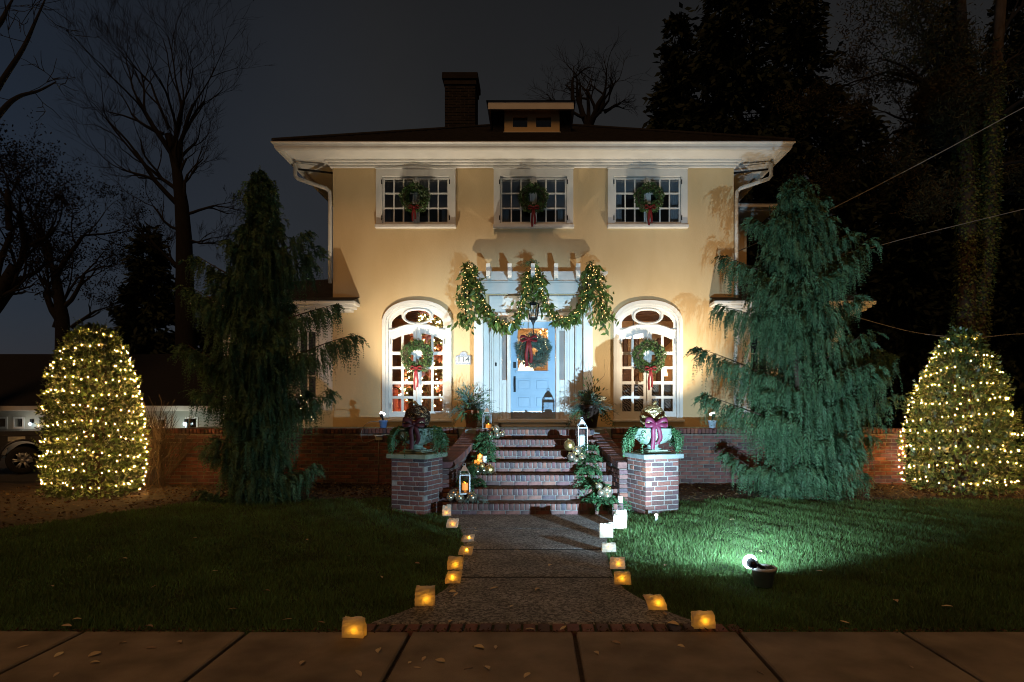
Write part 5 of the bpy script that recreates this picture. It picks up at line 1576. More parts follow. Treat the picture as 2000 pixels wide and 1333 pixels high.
# right flight
lantern(1136.5, 11.13, .175, .40, step_z(4), R(8), 'tall white candle lantern glaring in the floodlight on the steps', M['whitemetal'])
MB().bev(X(1136.5, 11.13) - .055, X(1136.5, 11.13) + .055, 11.09, 11.17, step_z(4) + .024, step_z(4) + .27, .02).top('pillar_candle', M['whitecandle'], (X(1136.5, 11.13), 11.13, step_z(4) + .024), label='thick white candle inside the tall white lantern', cat='candle')
GR = 'gold balls under the white lantern'
LB = ['largest polished gold ball, topmost of the pile by the white lantern', 'champagne ball leaning on the foot of the white lantern', 'champagne ball under the largest polished gold one', 'pale champagne ball beside the short white candle', 'tiny gold ball caught in the middle of the white lantern pile', 'small champagne ball lowest in the pile by the white lantern']
for i, (px, py, r, m) in enumerate(((1112, 870, 11, 'gold'), (1126.5, 880.5, 9.5, 'champagne'), (1116, 892.5, 8.5, 'champagne'), (1137, 896, 9, 'champagne'), (1124, 886, 4, 'gold'), (1125, 899.5, 6, 'champagne'))):
    ball(px, py, 10.85 - .05 * (i % 3) - (.08 if i > 1 else 0), r, m, LB[i], GR)
candle(1152, 892, 904, 10.9, 10, 'short white candle between the gold balls and the cheek wall', False)
GB = 'champagne balls nested in cedar'
LB = ['champagne ball at the top of the cedar heap', 'champagne ball in the middle of the cedar heap', 'champagne ball between the top and the biggest one in the cedar heap', 'biggest champagne ball in the cedar heap on the bottom step', 'smallest champagne ball in the cedar heap toward the brick pier', 'small champagne ball lowest in the cedar heap away from the pier']
for i, (px, py, r) in enumerate(((1170, 950, 7), (1184, 957, 6.5), (1174, 962.5, 7.2), (1186, 968.5, 9), (1190.5, 959, 5), (1172, 970, 5.5))):
    ball(px, py, 9.62 + random.uniform(-.05, .05), r, 'champagne', LB[i], GB)
candle(1211.5, 968.5, 983, 9.55, 10, 'white candle standing at the outer end of the bottom step', False)
def greens(name, lumps, label, m, L=.07, w=.019, n=60):
    p0 = Vector(lumps[0]); t = thing(name, p0, label, 'greenery')
    paths = []
    for (c, r, k) in [(Vector(l), .2, n) for l in lumps]:
        for i in range(k):
            a = random.uniform(0, 6.28); q = c + Vector((random.uniform(-.08, .08), random.uniform(-.08, .08), random.uniform(0, .05)))
            paths.append(pine_branch(q, (math.cos(a), math.sin(a) * .8 - .25, random.uniform(.0, .75)), random.uniform(.18, .36), 12, .9))
    leaf_obj('sprays', fronds(np.array(paths), L, w, .6), m, t)
    st = MB()
    for p in paths[::3]: st.tube([Vector(p[0]), Vector(p[6]), Vector(p[-1])], [.005, .004, .002], 4)
    st.build('stems', M['stick'], t)
greens('cedar_garland', [(X(948, 11.6), 11.6, step_z(5) + .04), (X(947, 11.3), 11.3, step_z(4) + .06), (X(951, 11.1), 11.1, step_z(4)), (X(940, 10.9), 10.85, step_z(3) + .04), (X(925, 10.4), 10.4, step_z(2) + .08), (X(924, 10.1), 10.1, step_z(1) + .04)],
       'cedar garland trailing down the steps beside the orange candles', M['cedar'], n=34)
greens('fir_sprig', [(X(946, 10.4), 10.4, step_z(2) + .02)], 'bluish fir sprigs among the balls before the three candles', M['fir'], .05, .008, 16)
greens('fir_sprig', [(X(930, 9.62), 9.62, step_z(0) + .04)], 'dark fir sprigs beside the silver lantern on the bottom step', M['fir'], .06, .008, 26)
greens('cedar_garland', [(X(1150, 11.1), 11.1, step_z(4) + .03), (X(1153, 10.9), 10.9, step_z(3) + .04), (X(1148, 10.7), 10.7, step_z(3)), (X(1150, 10.4), 10.4, step_z(2) + .04), (X(1152, 10.15), 10.15, step_z(1) + .06), (X(1165, 9.95), 9.95, step_z(1))],
       'bright green cedar garland trailing down the steps from the white lantern', M['cedar'], n=36)
greens('cedar_heap', [(X(1175, 9.75), 9.75, step_z(0) + .03), (X(1160, 9.66), 9.66, step_z(0)), (X(1192, 9.66), 9.66, step_z(0)), (X(1180, 9.56), 9.56, step_z(0))],
       'heap of bright green cedar holding champagne balls on the bottom step', M['cedar'], n=40)

# ================================================================== PAPER BAG LUMINARIES
ORD = ['first', 'second', 'third', 'fourth', 'fifth', 'sixth', 'seventh', 'eighth', 'ninth']
def paper_bag(px, py, wpx, hpx, rz, tip, side, label, seed):
    """open sack: px,py is the foot's centre in the photo, hpx its standing height"""
    rr = random.Random(seed); d = EYE_d(py); u = F / d; w = wpx / u; h = hpx / u
    zb = .036 if abs(X(px, d)) < walk_w(d) + .02 else lawn_z(X(px, d), d) + .03
    if d < 4.66: zb = .042
    d = (EYE - zb) * F / (py - PY0); b = Vector((X(px, d), d, zb))
    t = thing('paper_bag', b, label, 'luminary')
    Mr = Matrix.Translation(b) @ Matrix.Rotation(rz, 4, 'Z')
    dep = w * .42; V = []; Fc = []; nr = 7
    lean = tip                                   # how far the mouth sags (x, y) in widths
    ring = []
    base = []
    for (p, q) in (((-.5, -.5), (.5, -.5)), ((.5, -.5), (.5, .5)), ((.5, .5), (-.5, .5)), ((-.5, .5), (-.5, -.5))):
        m_ = 5 if abs(q[0] - p[0]) > .5 else 4
        for i in range(m_): base.append((p[0] + (q[0] - p[0]) * i / m_, p[1] + (q[1] - p[1]) * i / m_))
    nr = 9; nb_ = len(base); jag = [rr.uniform(-.06, .05) for _ in base]
    for k in range(nr):
        f = k / (nr - 1); row = []
        for bi, (a, c) in enumerate(base):
            sidef = abs(a) == .5 and abs(c) < .45
            gus = 1 - (.10 + .42 * f) * (1 - abs(c) * 2) if sidef else 1.0      # gusset folds inward
            cr = .022 * w * (.3 + f)
            x = a * w * (1 - .05 * f + .04 * math.sin(3 * f)) * gus + lean[0] * w * f * f + rr.uniform(-cr, cr)
            y = c * dep * (1 - .45 * f) + lean[1] * w * f * f + rr.uniform(-cr, cr)
            z = h * f * (1 - .10 * abs(lean[0])) + (jag[bi] * h if k == nr - 1 else 0) + rr.uniform(-.3, .3) * cr * (0 < k)
            row.append(len(V)); V.append(Mr @ Vector((x, y, max(.002, z))))
        ring.append(row)
    for k in range(nr - 1):
        for i in range(nb_): j = (i + 1) % nb_; Fc.append((ring[k][i], ring[k][j], ring[k + 1][j], ring[k + 1][i]))
    Fc.append(tuple(ring[0][::-1]))
    MB().add(V, Fc, False).build('sack', M['bag'], t)
    cb = b + Vector((lean[0] * w * .05 + rr.uniform(-.06, .14) * w, 0, .004)); r = .017
    MB().lathe([(.001, 0), (r, 0), (r, .025), (.001, .028)], 10, cb).build('tea_light', M['whitecandle'], t)
    MB().ball(cb + Vector((0, 0, .045)), .009, 8, 6, (1, 1, 1.7)).build('flame', M['flame'], t)
    return t
def EYE_d(py): return (EYE - .035) * F / (py - PY0)
BL = [(872, 1008, 17, 21, .35, (.05, .05)), (883, 1031, 21, 18, -.15, (.12, .1)), (913, 1058, 24, 11, .5, (.3, .4)), (909, 1084, 26, 15, -.1, (.08, .3)),
      (889, 1113, 29, 25, -.06, (.02, .1)), (884, 1139, 29, 22, .2, (.22, .2)), (830, 1182, 38, 36, .1, (.02, .05)), (692, 1244, 43, 37, -.12, (-.04, .05))]
BR = [(1213, 1019, 22, 22, .1, (.02, .05)), (1211, 1033, 25, 27, -.2, (.0, .05)), (1184, 1050, 26, 27, .0, (.0, .05)), (1189, 1078, 27, 15, .05, (.05, .3)), (1206, 1111, 29, 21, -.03, (.0, .12)),
      (1216, 1141, 32, 23, -.05, (-.03, .1)), (1284, 1190, 37, 27, -.1, (-.28, .15)), (1374, 1226, 43, 31, .05, (-.02, .1))]
for i, a in enumerate(BL):
    paper_bag(*a, 'l', '%s glowing paper bag from the steps along the path edge opposite the lawn floodlight' % ORD[i], 30 + i)
for i, a in enumerate(BR):
    paper_bag(*a, 'r', '%s paper bag from the steps along the path edge nearest the lawn floodlight' % ORD[i], 60 + i)

# ================================================================== WEEPING CYPRESSES
def cypress(base, top_z, tips, prof, label, seed, nrand=72, m='cypress'):
    rng = np.random.default_rng(seed); base = Vector(base); H = top_z - base.z
    t = thing('cypress_tree', base, label, 'tree')
    lean = Vector((rng.uniform(-.05, .05), 0, 0))
    def trunk(h): return base + Vector((.05 * math.sin(h * 2.1 + seed), .03 * math.cos(h * 1.7), h))
    tr = MB(); hs = np.linspace(0, H * .97, 14)
    tr.tube([trunk(h) for h in hs], [max(.008, .085 * (1 - h / H) + .005) for h in hs], 8)
    br = []
    for (px, py) in tips:
        tip = at(px, py, base.y + rng.uniform(-.35, .2)); L = (tip - trunk(tip.z - base.z)).xy.length
        h0 = max(.15, tip.z - base.z - rng.uniform(.30, .55) * L - .05); br.append((trunk(h0), tip, L))
    for i in range(nrand):
        f = (i + rng.uniform(0, 1)) / nrand; h = .18 + f * (H - .3)
        a = rng.uniform(-math.pi, math.pi)
        wl, wr = prof(h / H); hw = wl if math.cos(a) < 0 else wr
        k = abs(math.cos(a)); L = (hw * k + (.85 * (wl + wr) / 2) * (1 - k)) * rng.uniform(.4, 1.05)
        h0 = max(.12, h - .35 * L)
        tip = trunk(h0) + Vector((math.cos(a) * L, math.sin(a) * L * .9, rng.uniform(.15, .75) * L))
        br.append((trunk(h0), tip, L))
    P_all = []; STEPS = 15
    for (s, tip, L) in br:
        mid = s.lerp(tip, .55) + Vector((0, 0, rng.uniform(-.22, .10) * L)); ns = int(7 + 13 * L); pts = []
        for k in range(ns + 1):
            q = k / ns; pts.append(s * (1 - q) ** 2 + mid * 2 * q * (1 - q) + tip * q * q)
        tr.tube(pts[:: max(1, ns // 7)], [max(.004, .022 * (1 - k / 8)) for k in range(len(pts[:: max(1, ns // 7)]))], 5)
        d = (tip - s); side = Vector((-d.y, d.x, 0)); side = side.normalized() if side.length > 1e-5 else Vector((1, 0, 0)); fw = Vector((d.x, d.y, 0)); fw = fw.normalized() if fw.length > 1e-5 else Vector((0, 1, 0))
        clump = rng.uniform(0, 1, 7) ** 2
        for k in range(1, ns + 1):
            q = k / ns
            for j in range(6):
                lat = rng.normal(0, .13 + .10 * L * (1 - q)); p = pts[k] + side * lat + Vector((0, 0, -abs(lat) * .35 + rng.uniform(-.02, .03)))
                hang = (rng.uniform(.22, .62) + .55 * clump[k % 7]) * (.5 + .5 * min(1, L)) * (1 - .5 * q)
                o = fw * rng.uniform(.02, .14) + side * rng.normal(0, .03)
                tt = np.linspace(0, 1, STEPS)
                if q > .86 and rng.random() < .5:     # feathery ends point outward
                    e = fw * rng.uniform(.10, .24) + Vector((0, 0, rng.uniform(-.05, .10))); path = [p + e * x + Vector((0, 0, -.12 * x * x)) for x in tt]
                else: path = [p + o * (1 - (1 - x) ** 2) + Vector((0, 0, .035 * math.sin(x * 3.1) - hang * x ** 1.25)) for x in tt]
                P_all.append([tuple(v) for v in path])
    for k in range(1300):                             # curtains close round the trunk
        f = rng.uniform(.06, .93); wl, wr = prof(f); a = rng.uniform(-math.pi, math.pi); r_ = (wl if math.cos(a) < 0 else wr) * rng.uniform(.1, .72)
        p = trunk(f * H) + Vector((math.cos(a) * r_, math.sin(a) * r_, .1)); hang = rng.uniform(.3, .8) * (1 - .6 * f); o = Vector((math.cos(a), math.sin(a), 0)) * .08
        P_all.append([tuple(p + o * x + Vector((0, 0, -hang * x))) for x in np.linspace(0, 1, STEPS)])
    for k in range(12):                               # leader
        z = H * (.86 + .14 * k / 12); a = k * 2.4
        p = trunk(z); e = Vector((math.cos(a), math.sin(a) * .6, .55)) * (.22 * (1.25 - k / 12)); P_all.append([tuple(p + e * x + Vector((0, 0, -.10 * x * x))) for x in np.linspace(0, 1, STEPS)])
    P_all.append([tuple(trunk(H * .93).lerp(base + Vector((0, 0, H)), x)) for x in np.linspace(0, 1, STEPS)])
    tr.build('trunk', M['bark_warm'], t)
    leaf_obj('crown', fronds(np.array(P_all), .066, .0175, .62, rng, taper=.6), M[m], t)
    return t
def prof_r(f): return (float(np.interp(f, [0, .08, .3, .45, .6, .75, .88, 1], [.45, .8, 1.45, 1.35, 1.1, .95, .55, .08])), float(np.interp(f, [0, .08, .3, .45, .6, .75, .88, 1], [.5, .9, 1.55, 1.5, 1.05, .9, .45, .08])))
def prof_l(f): return (float(np.interp(f, [0, .1, .25, .45, .65, .78, .9, 1], [.75, .85, .70, 1.10, .90, .40, .15, .03])), float(np.interp(f, [0, .1, .25, .45, .65, .78, .9, 1], [.55, .75, .72, 1.0, .62, .42, .13, .03])))
cypress((X(1556, 10.9), 10.9, .08), Z(335, 10.9), [(1412, 502), (1405, 598), (1362, 680), (1375, 770), (1420, 880), (1500, 960), (1470, 425), (1600, 385), (1660, 455), (1695, 468), (1678, 575), (1735, 690), (1745, 770), (1700, 850), (1690, 925), (1640, 965)],
        prof_r, 'weeping cypress lit green by the floodlight beside the house', 5)
cypress((X(508, 10.4), 10.4, .08), Z(325, 10.4), [(620, 485), (690, 655), (655, 595), (598, 455), (640, 760), (610, 905), (450, 470), (385, 500), (368, 560), (362, 670), (385, 760), (410, 870), (400, 960), (600, 975)],
        prof_l, 'dark weeping cypress in shade in front of the house corner', 11)

# ================================================================== LIT HOLLY BUSHES
def holly(c, H, prof, label, lights_label, seed, n=10500, turns=10, seedp=0):
    rng = np.random.default_rng(seed); c = Vector(c)
    t = thing('holly_bush', c, label, 'bush')
    tr = MB()
    for k in range(4):
        a = k * 1.7 + seed; tr.tube([c + Vector((.05 * math.cos(a), .05 * math.sin(a), -.03)), c + Vector((.12 * math.cos(a), .12 * math.sin(a), H * .35)), c + Vector((.2 * math.cos(a), .2 * math.sin(a), H * .8))], [.05, .035, .012], 6)
    tr.build('trunk', M['bark_warm'], t)
    z = rng.uniform(.03, 1, n); a = rng.uniform(0, 2 * np.pi, n)
    R0 = np.interp(z, [p[0] for p in prof], [p[1] for p in prof])
    lump = 1 + .08 * np.sin(a * 3 + z * 9 + seed) + .07 * np.sin(a * 7 - z * 17) + .06 * np.sin(a * 13 + z * 31)
    dep = rng.uniform(0, 1, n) ** 2.2
    rr = R0 * lump * (1 - .38 * dep) * .86 + rng.normal(0, .025, n)
    P = np.stack([np.cos(a) * rr, np.sin(a) * rr, z * H], 1) + np.array(c)
    out = np.stack([np.cos(a), np.sin(a), np.full(n, .25)], 1)
    D = nrm(out * .7 + rand_unit(n, rng) * .9 + np.array([0, 0, .25]))
    Wd = nrm(np.cross(D, out) + rand_unit(n, rng) * .5)
    L = rng.uniform(.055, .12, n)
    vf = leaf_quads(P, D, Wd, L, L * .52, .2)
    # a few shoots that break the outline
    paths = []
    for k in range(130):
        zz = rng.uniform(.15, 1.0); aa = rng.uniform(0, 6.28); r0 = float(np.interp(zz, [p[0] for p in prof], [p[1] for p in prof])) * .92
        p = c + Vector((math.cos(aa) * r0, math.sin(aa) * r0, zz * H)); e = Vector((math.cos(aa) * .5, math.sin(aa) * .5, 1.0)).normalized() * rng.uniform(.1, .22)
        paths.append([tuple(p + e * x) for x in np.linspace(0, 1, 6)])
    vf = merge(vf, fronds(np.array(paths), .055, .026, .8, rng))
    leaf_obj('crown', vf, M['holly'], t)
    # string lights in sagging rows round the street side
    prof = [(p[0], p[1] * .90) for p in prof]; rows = []
    nb = 0; i = 0
    for r in range(turns):
        f0 = .11 + .84 * r / (turns - 1); rad = float(np.interp(f0, [p[0] for p in prof], [p[1] for p in prof]))
        k = max(8, int(3.7 * rad / .104)); k = min(k, 32)
        for j in range(k):
            q = j / (k - 1); aa = math.pi + .28 + (math.pi - .56) * q; aa += .0
            aa = math.pi * .93 + math.pi * 1.14 * (q if r % 2 == 0 else 1 - q)
            f = f0 + .013 * math.sin(q * 7 + r * 2.1 + seedp) + .006 * math.sin(q * 17 + r) + rng.normal(0, .005) - .012 * math.cos(q * math.pi * 2)
            if rng.random() < .16 + .12 * math.sin(q * 9 + r * 3): continue
            rad2 = float(np.interp(f, [p[0] for p in prof], [p[1] for p in prof])) * (1 + .07 * math.sin(aa * 3 + f * 9 + seed) + .06 * math.sin(aa * 7 - f * 17)) + .015
            rows.append(c + Vector((math.cos(aa) * rad2, math.sin(aa) * rad2, f * H)))
    back = []
    for j in range(150):                               # the side towards the wall
        f = .06 + .86 * j / 150; aa = .12 + .92 * math.pi * ((j * .382) % 1); rad2 = float(np.interp(f, [p[0] for p in prof], [p[1] for p in prof])) * 1.04 + .03
        back.append(c + Vector((math.cos(aa) * rad2, math.sin(aa) * rad2, f * H)))
    fairy('fairy_lights', rows[:299], lights_label, 'string lights', .0054, M['bulb'], cable=False)
    fairy('fairy_lights', back, lights_label.replace('warm string lights wrapped round', 'string lights on the wall side of'), 'string lights', .0075, M['bulb'], cable=False)
    return t
holly((X(183, 10.75), 10.75, .05), Z(640, 10.75) - .05, [(0, .54), (.06, .74), (.2, .79), (.35, .79), (.55, .73), (.75, .60), (.88, .47), (.96, .33), (1, .12)],
      'bullet shaped holly bush wrapped in lights near the parked truck', 'warm string lights wrapped round the bullet shaped holly by the truck', 3, turns=11)
holly((X(1877, 11.2), 11.2, .06), Z(648, 11.2) - .06, [(0, .70), (.07, .93), (.2, .99), (.38, .94), (.55, .82), (.72, .63), (.86, .42), (.95, .27), (1, .10)],
      'broad cone shaped holly bush wrapped in lights beside the brick wall end', 'warm string lights wrapped round the cone shaped holly beneath the ivy trunks', 8, turns=10, seedp=2)

# ================================================================== TREES BEHIND
def grow(mb, p, d, L, r, depth, rng, up=.15, spread=.55, tips=None, sides=5):
    n = 4; pts = [Vector(p)]; d = Vector(d).normalized(); rad = [r]
    for i in range(n):
        d = (d + Vector(rng.normal(0, .13, 3)) + Vector((0, 0, up * .25))).normalized()
        pts.append(pts[-1] + d * L / n); rad.append(r * (1 - .42 * (i + 1) / n))
    mb.tube(pts, rad, sides if depth > 1 else 3, cap=False, smooth=depth > 1)
    if depth == 0:
        if tips is not None: tips.append(tuple(pts[-1])); tips.append(tuple(pts[2]))
        return
    k = 3 if depth > 1 else 4
    for i in range(k):
        q = rng.uniform(.35, 1.0) if i else 1.0
        j = min(n, max(1, int(round(q * n)))); a = Vector(rng.normal(0, 1, 3)); a = (a - d * a.dot(d)).normalized()
        nd = (d + a * spread * rng.uniform(.6, 1.4)).normalized()
        grow(mb, pts[j], nd, L * rng.uniform(.55, .85), max(.006, rad[j] * rng.uniform(.5, .75)), depth - 1, rng, up, spread, tips, max(3, sides - 1))
def bare_tree(base, limbs, label, seed, trunk, depth=4, leaves=0, leaf_m=None, leaf_s=.12, up=.15, spread=.55, name='bare_tree'):
    """trunk: list of (point, radius); limbs: list of (start, dir, length, radius)"""
    rng = np.random.default_rng(seed); t = thing(name, base, label, 'tree')
    mb = MB(); mb.tube([p for p, r in trunk], [r for p, r in trunk], 9, cap=False); mb.build('trunk', M['bark'], t)
    tips = []; lb = MB()
    for (s, d, L, r) in limbs: grow(lb, s, d, L, r, depth, rng, up, spread, tips)
    lb.build('limbs', M['bark'], t)
    if leaves:
        T = np.array(tips); i = rng.integers(0, len(T), leaves); P = T[i] + rng.normal(0, .15, (leaves, 3)); D = rand_unit(leaves, rng)
        leaf_obj('crown', leaf_quads(P, D, perp(D, rng), rng.uniform(.6, 1.3, leaves) * leaf_s, leaf_s * .6, .1), M[leaf_m], t)
    return t
def limbs_px(lst, d): return [(at(a, b, d), (at(c, e, d) - at(a, b, d)) + Vector((0, random.uniform(-.8, .8), 0)), (at(c, e, d) - at(a, b, d)).length * .62, r) for a, b, c, e, r in lst]
d = 36
bare_tree((X(362, d), d, -.5), limbs_px([(352, 400, 330, 290, .26), (335, 300, 225, 150, .16), (338, 310, 300, 130, .15), (340, 320, 350, 120, .14), (318, 262, 200, 200, .11), (345, 370, 245, 290, .13), (352, 405, 180, 280, .15),
     (356, 415, 430, 320, .12), (347, 345, 385, 235, .17), (360, 420, 450, 390, .10), (335, 300, 345, 90, .12), (330, 250, 260, 110, .09), (345, 520, 260, 440, .12), (372, 470, 440, 480, .07), (368, 560, 300, 480, .10), (350, 450, 250, 420, .08), (350, 480, 440, 440, .06)], d),
     'tall bare tree with upswept limbs standing behind the dark cypress', 21,
     [(at(365, 860, d), .62), (at(362, 600, d), .5), (at(360, 470, d), .42), (at(355, 400, d), .36), (at(345, 330, d), .25), (at(328, 262, d), .16)], depth=5, up=.3, spread=.5)
d = 36.5
bare_tree((X(125, d), d, -.6), limbs_px([(125, 640, 100, 520, .25), (100, 520, 40, 380, .16), (110, 540, 170, 400, .16), (125, 600, 200, 500, .14), (100, 520, 110, 360, .14), (120, 600, 30, 520, .14), (140, 640, 220, 590, .12), (105, 640, 150, 470, .10)], d),
     'round crowned tree keeping a few brown leaves beside the garage', 22, [(at(125, 860, d), .5), (at(124, 700, d), .42), (at(122, 620, d), .34), (at(105, 520, d), .2)], depth=4, leaves=7500, leaf_m='dryleaf', leaf_s=.13, up=.2, spread=.7, name='leafy_tree')
d = 24
bare_tree((X(-40, d), d, -.5), limbs_px([(-20, 620, 60, 480, .22), (-10, 600, 30, 420, .18), (50, 490, 90, 380, .14), (20, 450, 10, 320, .13), (60, 480, 140, 420, .10), (-10, 560, -10, 380, .14), (-20, 590, 90, 560, .10)], d),
     'leaning tree with twisted limbs and few leaves behind the truck', 23, [(at(-50, 880, d), .5), (at(-45, 720, d), .4), (at(-20, 610, d), .3), (at(30, 520, d), .2)], depth=4, leaves=5000, leaf_m='dryleaf', leaf_s=.11, up=.25, spread=.7, name='leafy_tree')
d = 34
bare_tree((X(1150, d), d, -.6), limbs_px([(1150, 250, 1100, 150, .2), (1150, 250, 1190, 160, .2), (1120, 200, 1085, 120, .12), (1170, 220, 1215, 150, .14), (1150, 240, 1140, 130, .13), (1140, 230, 1070, 190, .1), (1180, 220, 1225, 200, .1)], d),
     'bare crooked tree rising behind the roof dormer', 24, [(at(1152, 820, d), .5), (at(1150, 500, d), .42), (at(1150, 330, d), .32), (at(1150, 240, d), .22)], depth=4, up=.1, spread=.75)
# close bare tree outside the frame whose branches reach in at the top corner
d = 8.5
def near_branches():
    b = Vector((-9.6, d, 0)); mb = MB(); t = thing('bare_tree', b, 'bare street tree whose thin branches reach over the garage drive', 'tree')
    MB().tube([b + Vector((0, 0, -.1)), b + Vector((.05, 0, 2)), b + Vector((.2, 0, 4.5)), b + Vector((.1, 0, 7.5))], [.2, .17, .13, .08], 9).build('trunk', M['bark'], t)
    rng = np.random.default_rng(4)
    for pts in ([(-250, 420), (-90, 310), (0, 165), (45, 95), (70, 40), (90, -5)], [(-250, 480), (-90, 340), (0, 222), (35, 190), (75, 178), (110, 160)], [(-200, 300), (-60, 120), (0, 45), (14, 18), (30, -10)]):
        q = catmull([at(a, c, d + .1 * i) for i, (a, c) in enumerate(pts)], 5); n = len(q)
        mb.tube(q, [.05 * (1 - i / n) + .006 for i in range(n)], 6)
        for i in range(n // 2, n, 3): grow(mb, q[i], (q[min(n - 1, i + 1)] - q[i - 1]) + Vector(rng.normal(0, .25, 3)), .5, .006, 1, rng, .1, .5)
    mb.build('limbs', M['bark'], t)
near_branches()

def conifer(px, d, base_z, top_z, rad, label, seed, n=15000, m='conifer', leaf=.46, low=.06, group=None, thin=.0):
    rng = np.random.default_rng(seed); b = Vector((X(px, d), d, base_z)); H = top_z - base_z
    t = thing('conifer', b, label, 'tree', group)
    MB().tube([b, b + Vector((.1, 0, H * .5)), b + Vector((0, 0, H * .98))], [rad * .07, rad * .05, .03], 8).build('trunk', M['bark'], t)
    n = int(n * 1.7); nb = int(H * 12); P = []; D = []
    lb = MB()
    for i in range(nb):
        f = low + (1 - low) * (i + rng.random()) / nb; a = rng.uniform(0, 6.28); L = rad * (1 - f) ** .75 * rng.uniform(.6, 1.1) + .25
        s = b + Vector((0, 0, f * H)); e = s + Vector((math.cos(a) * L, math.sin(a) * L, -.12 * L + .3 * rng.normal())); lb.tube([s, e], [.04, .012], 3, cap=False, smooth=False)
        k = max(6, int(n / nb * L / (rad * .62))); q = rng.uniform(.12, 1, k) ** .7
        base = np.array(s)[None] * (1 - q[:, None]) + np.array(e)[None] * q[:, None]
        P.append(base + rng.normal(0, .16 + .10 * L * .25, (k, 3)) + np.array([0, 0, -.12])); D.append(np.tile(np.array((e - s).normalized()), (k, 1)))
    lb.build('limbs', M['bark'], t)
    P = np.concatenate(P); D = np.concatenate(D); n = len(P); D = nrm(D + rand_unit(n, rng) * .8 + np.array([0, 0, -.35]))
    leaf_obj('crown', leaf_quads(P, D, perp(D, rng), rng.uniform(.6, 1.3, n) * leaf, leaf * .45, .1), M[m], t)
    return t
conifer(1330, 33, -.6, 22.0, 3.6, 'narrow dark spruce rising behind the house roof end', 31, 15000)
conifer(1440, 30, -.6, 27.0, 4.2, 'tallest black spruce standing behind the bare roof corner', 32, 20000)
conifer(1560, 34, -.6, 26.0, 4.6, 'black spruce between the tallest one and the ivy tree', 33, 18000)
conifer(1850, 37, -.6, 25.0, 5.4, 'tall dark evergreen directly behind the ivy covered trunks', 40, 16000)
conifer(1975, 41, -.6, 29.0, 6.0, 'farthest tall dark evergreen past the ivy covered trunks', 41, 17000)
conifer(1215, 38, -.6, 17.6, 3.2, 'low dark evergreen beside the crooked bare tree behind the roof', 34, 9000)
conifer(1680, 36, -.6, 19.0, 5.0, 'broad dark evergreen behind the overhead cables', 35, 15000)
conifer(1765, 30, -.6, 13.0, 3.6, 'lower dark evergreen between the porch roof and the ivy trunks', 36, 12000)
conifer(1985, 30, -.6, 14.0, 4.0, 'dark evergreen behind the cone shaped holly', 37, 10000)
conifer(292, 37, -.6, 11.9, 2.8, 'dark yew like evergreen at the foot of the tall bare tree', 38, 9000)
conifer(420, 38, -.6, 7.6, 3.1, 'dark evergreen behind the garage end', 39, 9000)

def ivy_tree():
    d = 20.0; b = Vector((X(1893, d), d, -.3)); rng = np.random.default_rng(77)
    t = thing('ivy_tree', b, 'tall pine with twin ivy covered trunks behind the holly cone', 'tree')
    mb = MB(); P = []; Nn = []
    for (pts, r) in (([(1888, 830), (1886, 640), (1890, 420), (1882, 250), (1878, 120), (1870, -80)], .30), ([(1905, 830), (1912, 640), (1930, 470), (1938, 330), (1945, 150), (1960, -60)], .24)):
        q = catmull([at(a, c, d + .15) for a, c in pts], 8); n = len(q); rad = [r * (1 - .4 * i / n) for i in range(n)]
        mb.tube(q, rad, 10)
        for i in range(int(n * .82)):
            k = 190
            a = rng.uniform(0, 6.28, k); rr = rad[i] * rng.uniform(.98, 1.35, k); s_ = rng.uniform(0, 1, k)
            j = min(n - 1, i + 1); base = np.array(q[i])[None] * (1 - s_[:, None]) + np.array(q[j])[None] * s_[:, None]
            P.append(base + np.stack([np.cos(a) * rr, np.sin(a) * rr, np.zeros(k)], 1)); Nn.append(np.stack([np.cos(a), np.sin(a), np.zeros(k)], 1))
    mb.build('trunk', M['bark_warm'], t)
    P = np.concatenate(P); Nn = np.concatenate(Nn); n = len(P); D = nrm(np.array([0, 0, -.8]) + Nn * .6 + rand_unit(n, rng) * .6)
    leaf_obj('ivy', leaf_quads(P, D, nrm(np.cross(D, Nn) + .3 * rand_unit(n, rng)), rng.uniform(.06, .12, n), .075, .15), M['ivy'], t)
    # limbs with tufted foliage
    LBS = (MB(), MB()); tips = []
    for (a, c, e, f, r) in ((1880, 300, 1760, 260, .09), (1880, 260, 1700, 150, .10), (1880, 180, 1680, 40, .10), (1940, 330, 2040, 280, .08), (1940, 240, 2060, 150, .09), (1878, 130, 1760, 0, .08), (1945, 150, 2040, 20, .08), (1884, 350, 1800, 330, .06),
                            (1880, 220, 1800, 120, .07), (1940, 200, 1900, 60, .07), (1938, 380, 2030, 360, .06), (1884, 330, 1850, 240, .05), (1878, 100, 1840, -40, .07), (1945, 100, 1990, -40, .07), (1882, 280, 1830, 190, .06)):
        s = at(a, c, d + .15); g = at(e, f, d + rng.uniform(-1.6, 1.2)); grow(LBS[a > 1910], s, g - s, (g - s).length * .6, r, 3, rng, .0, .5, tips)
    for lb in LBS: lb.build('limbs', M['bark'], t)
    T = np.array(tips); k = 42000; i = rng.integers(0, len(T), k); P = T[i] + rng.normal(0, .20, (k, 3)); D = nrm(rand_unit(k, rng) + np.array([0, 0, .2]))
    leaf_obj('crown', leaf_quads(P, D, perp(D, rng), rng.uniform(.10, .20, k), .035, .1), M['pineleaf'], t)
ivy_tree()

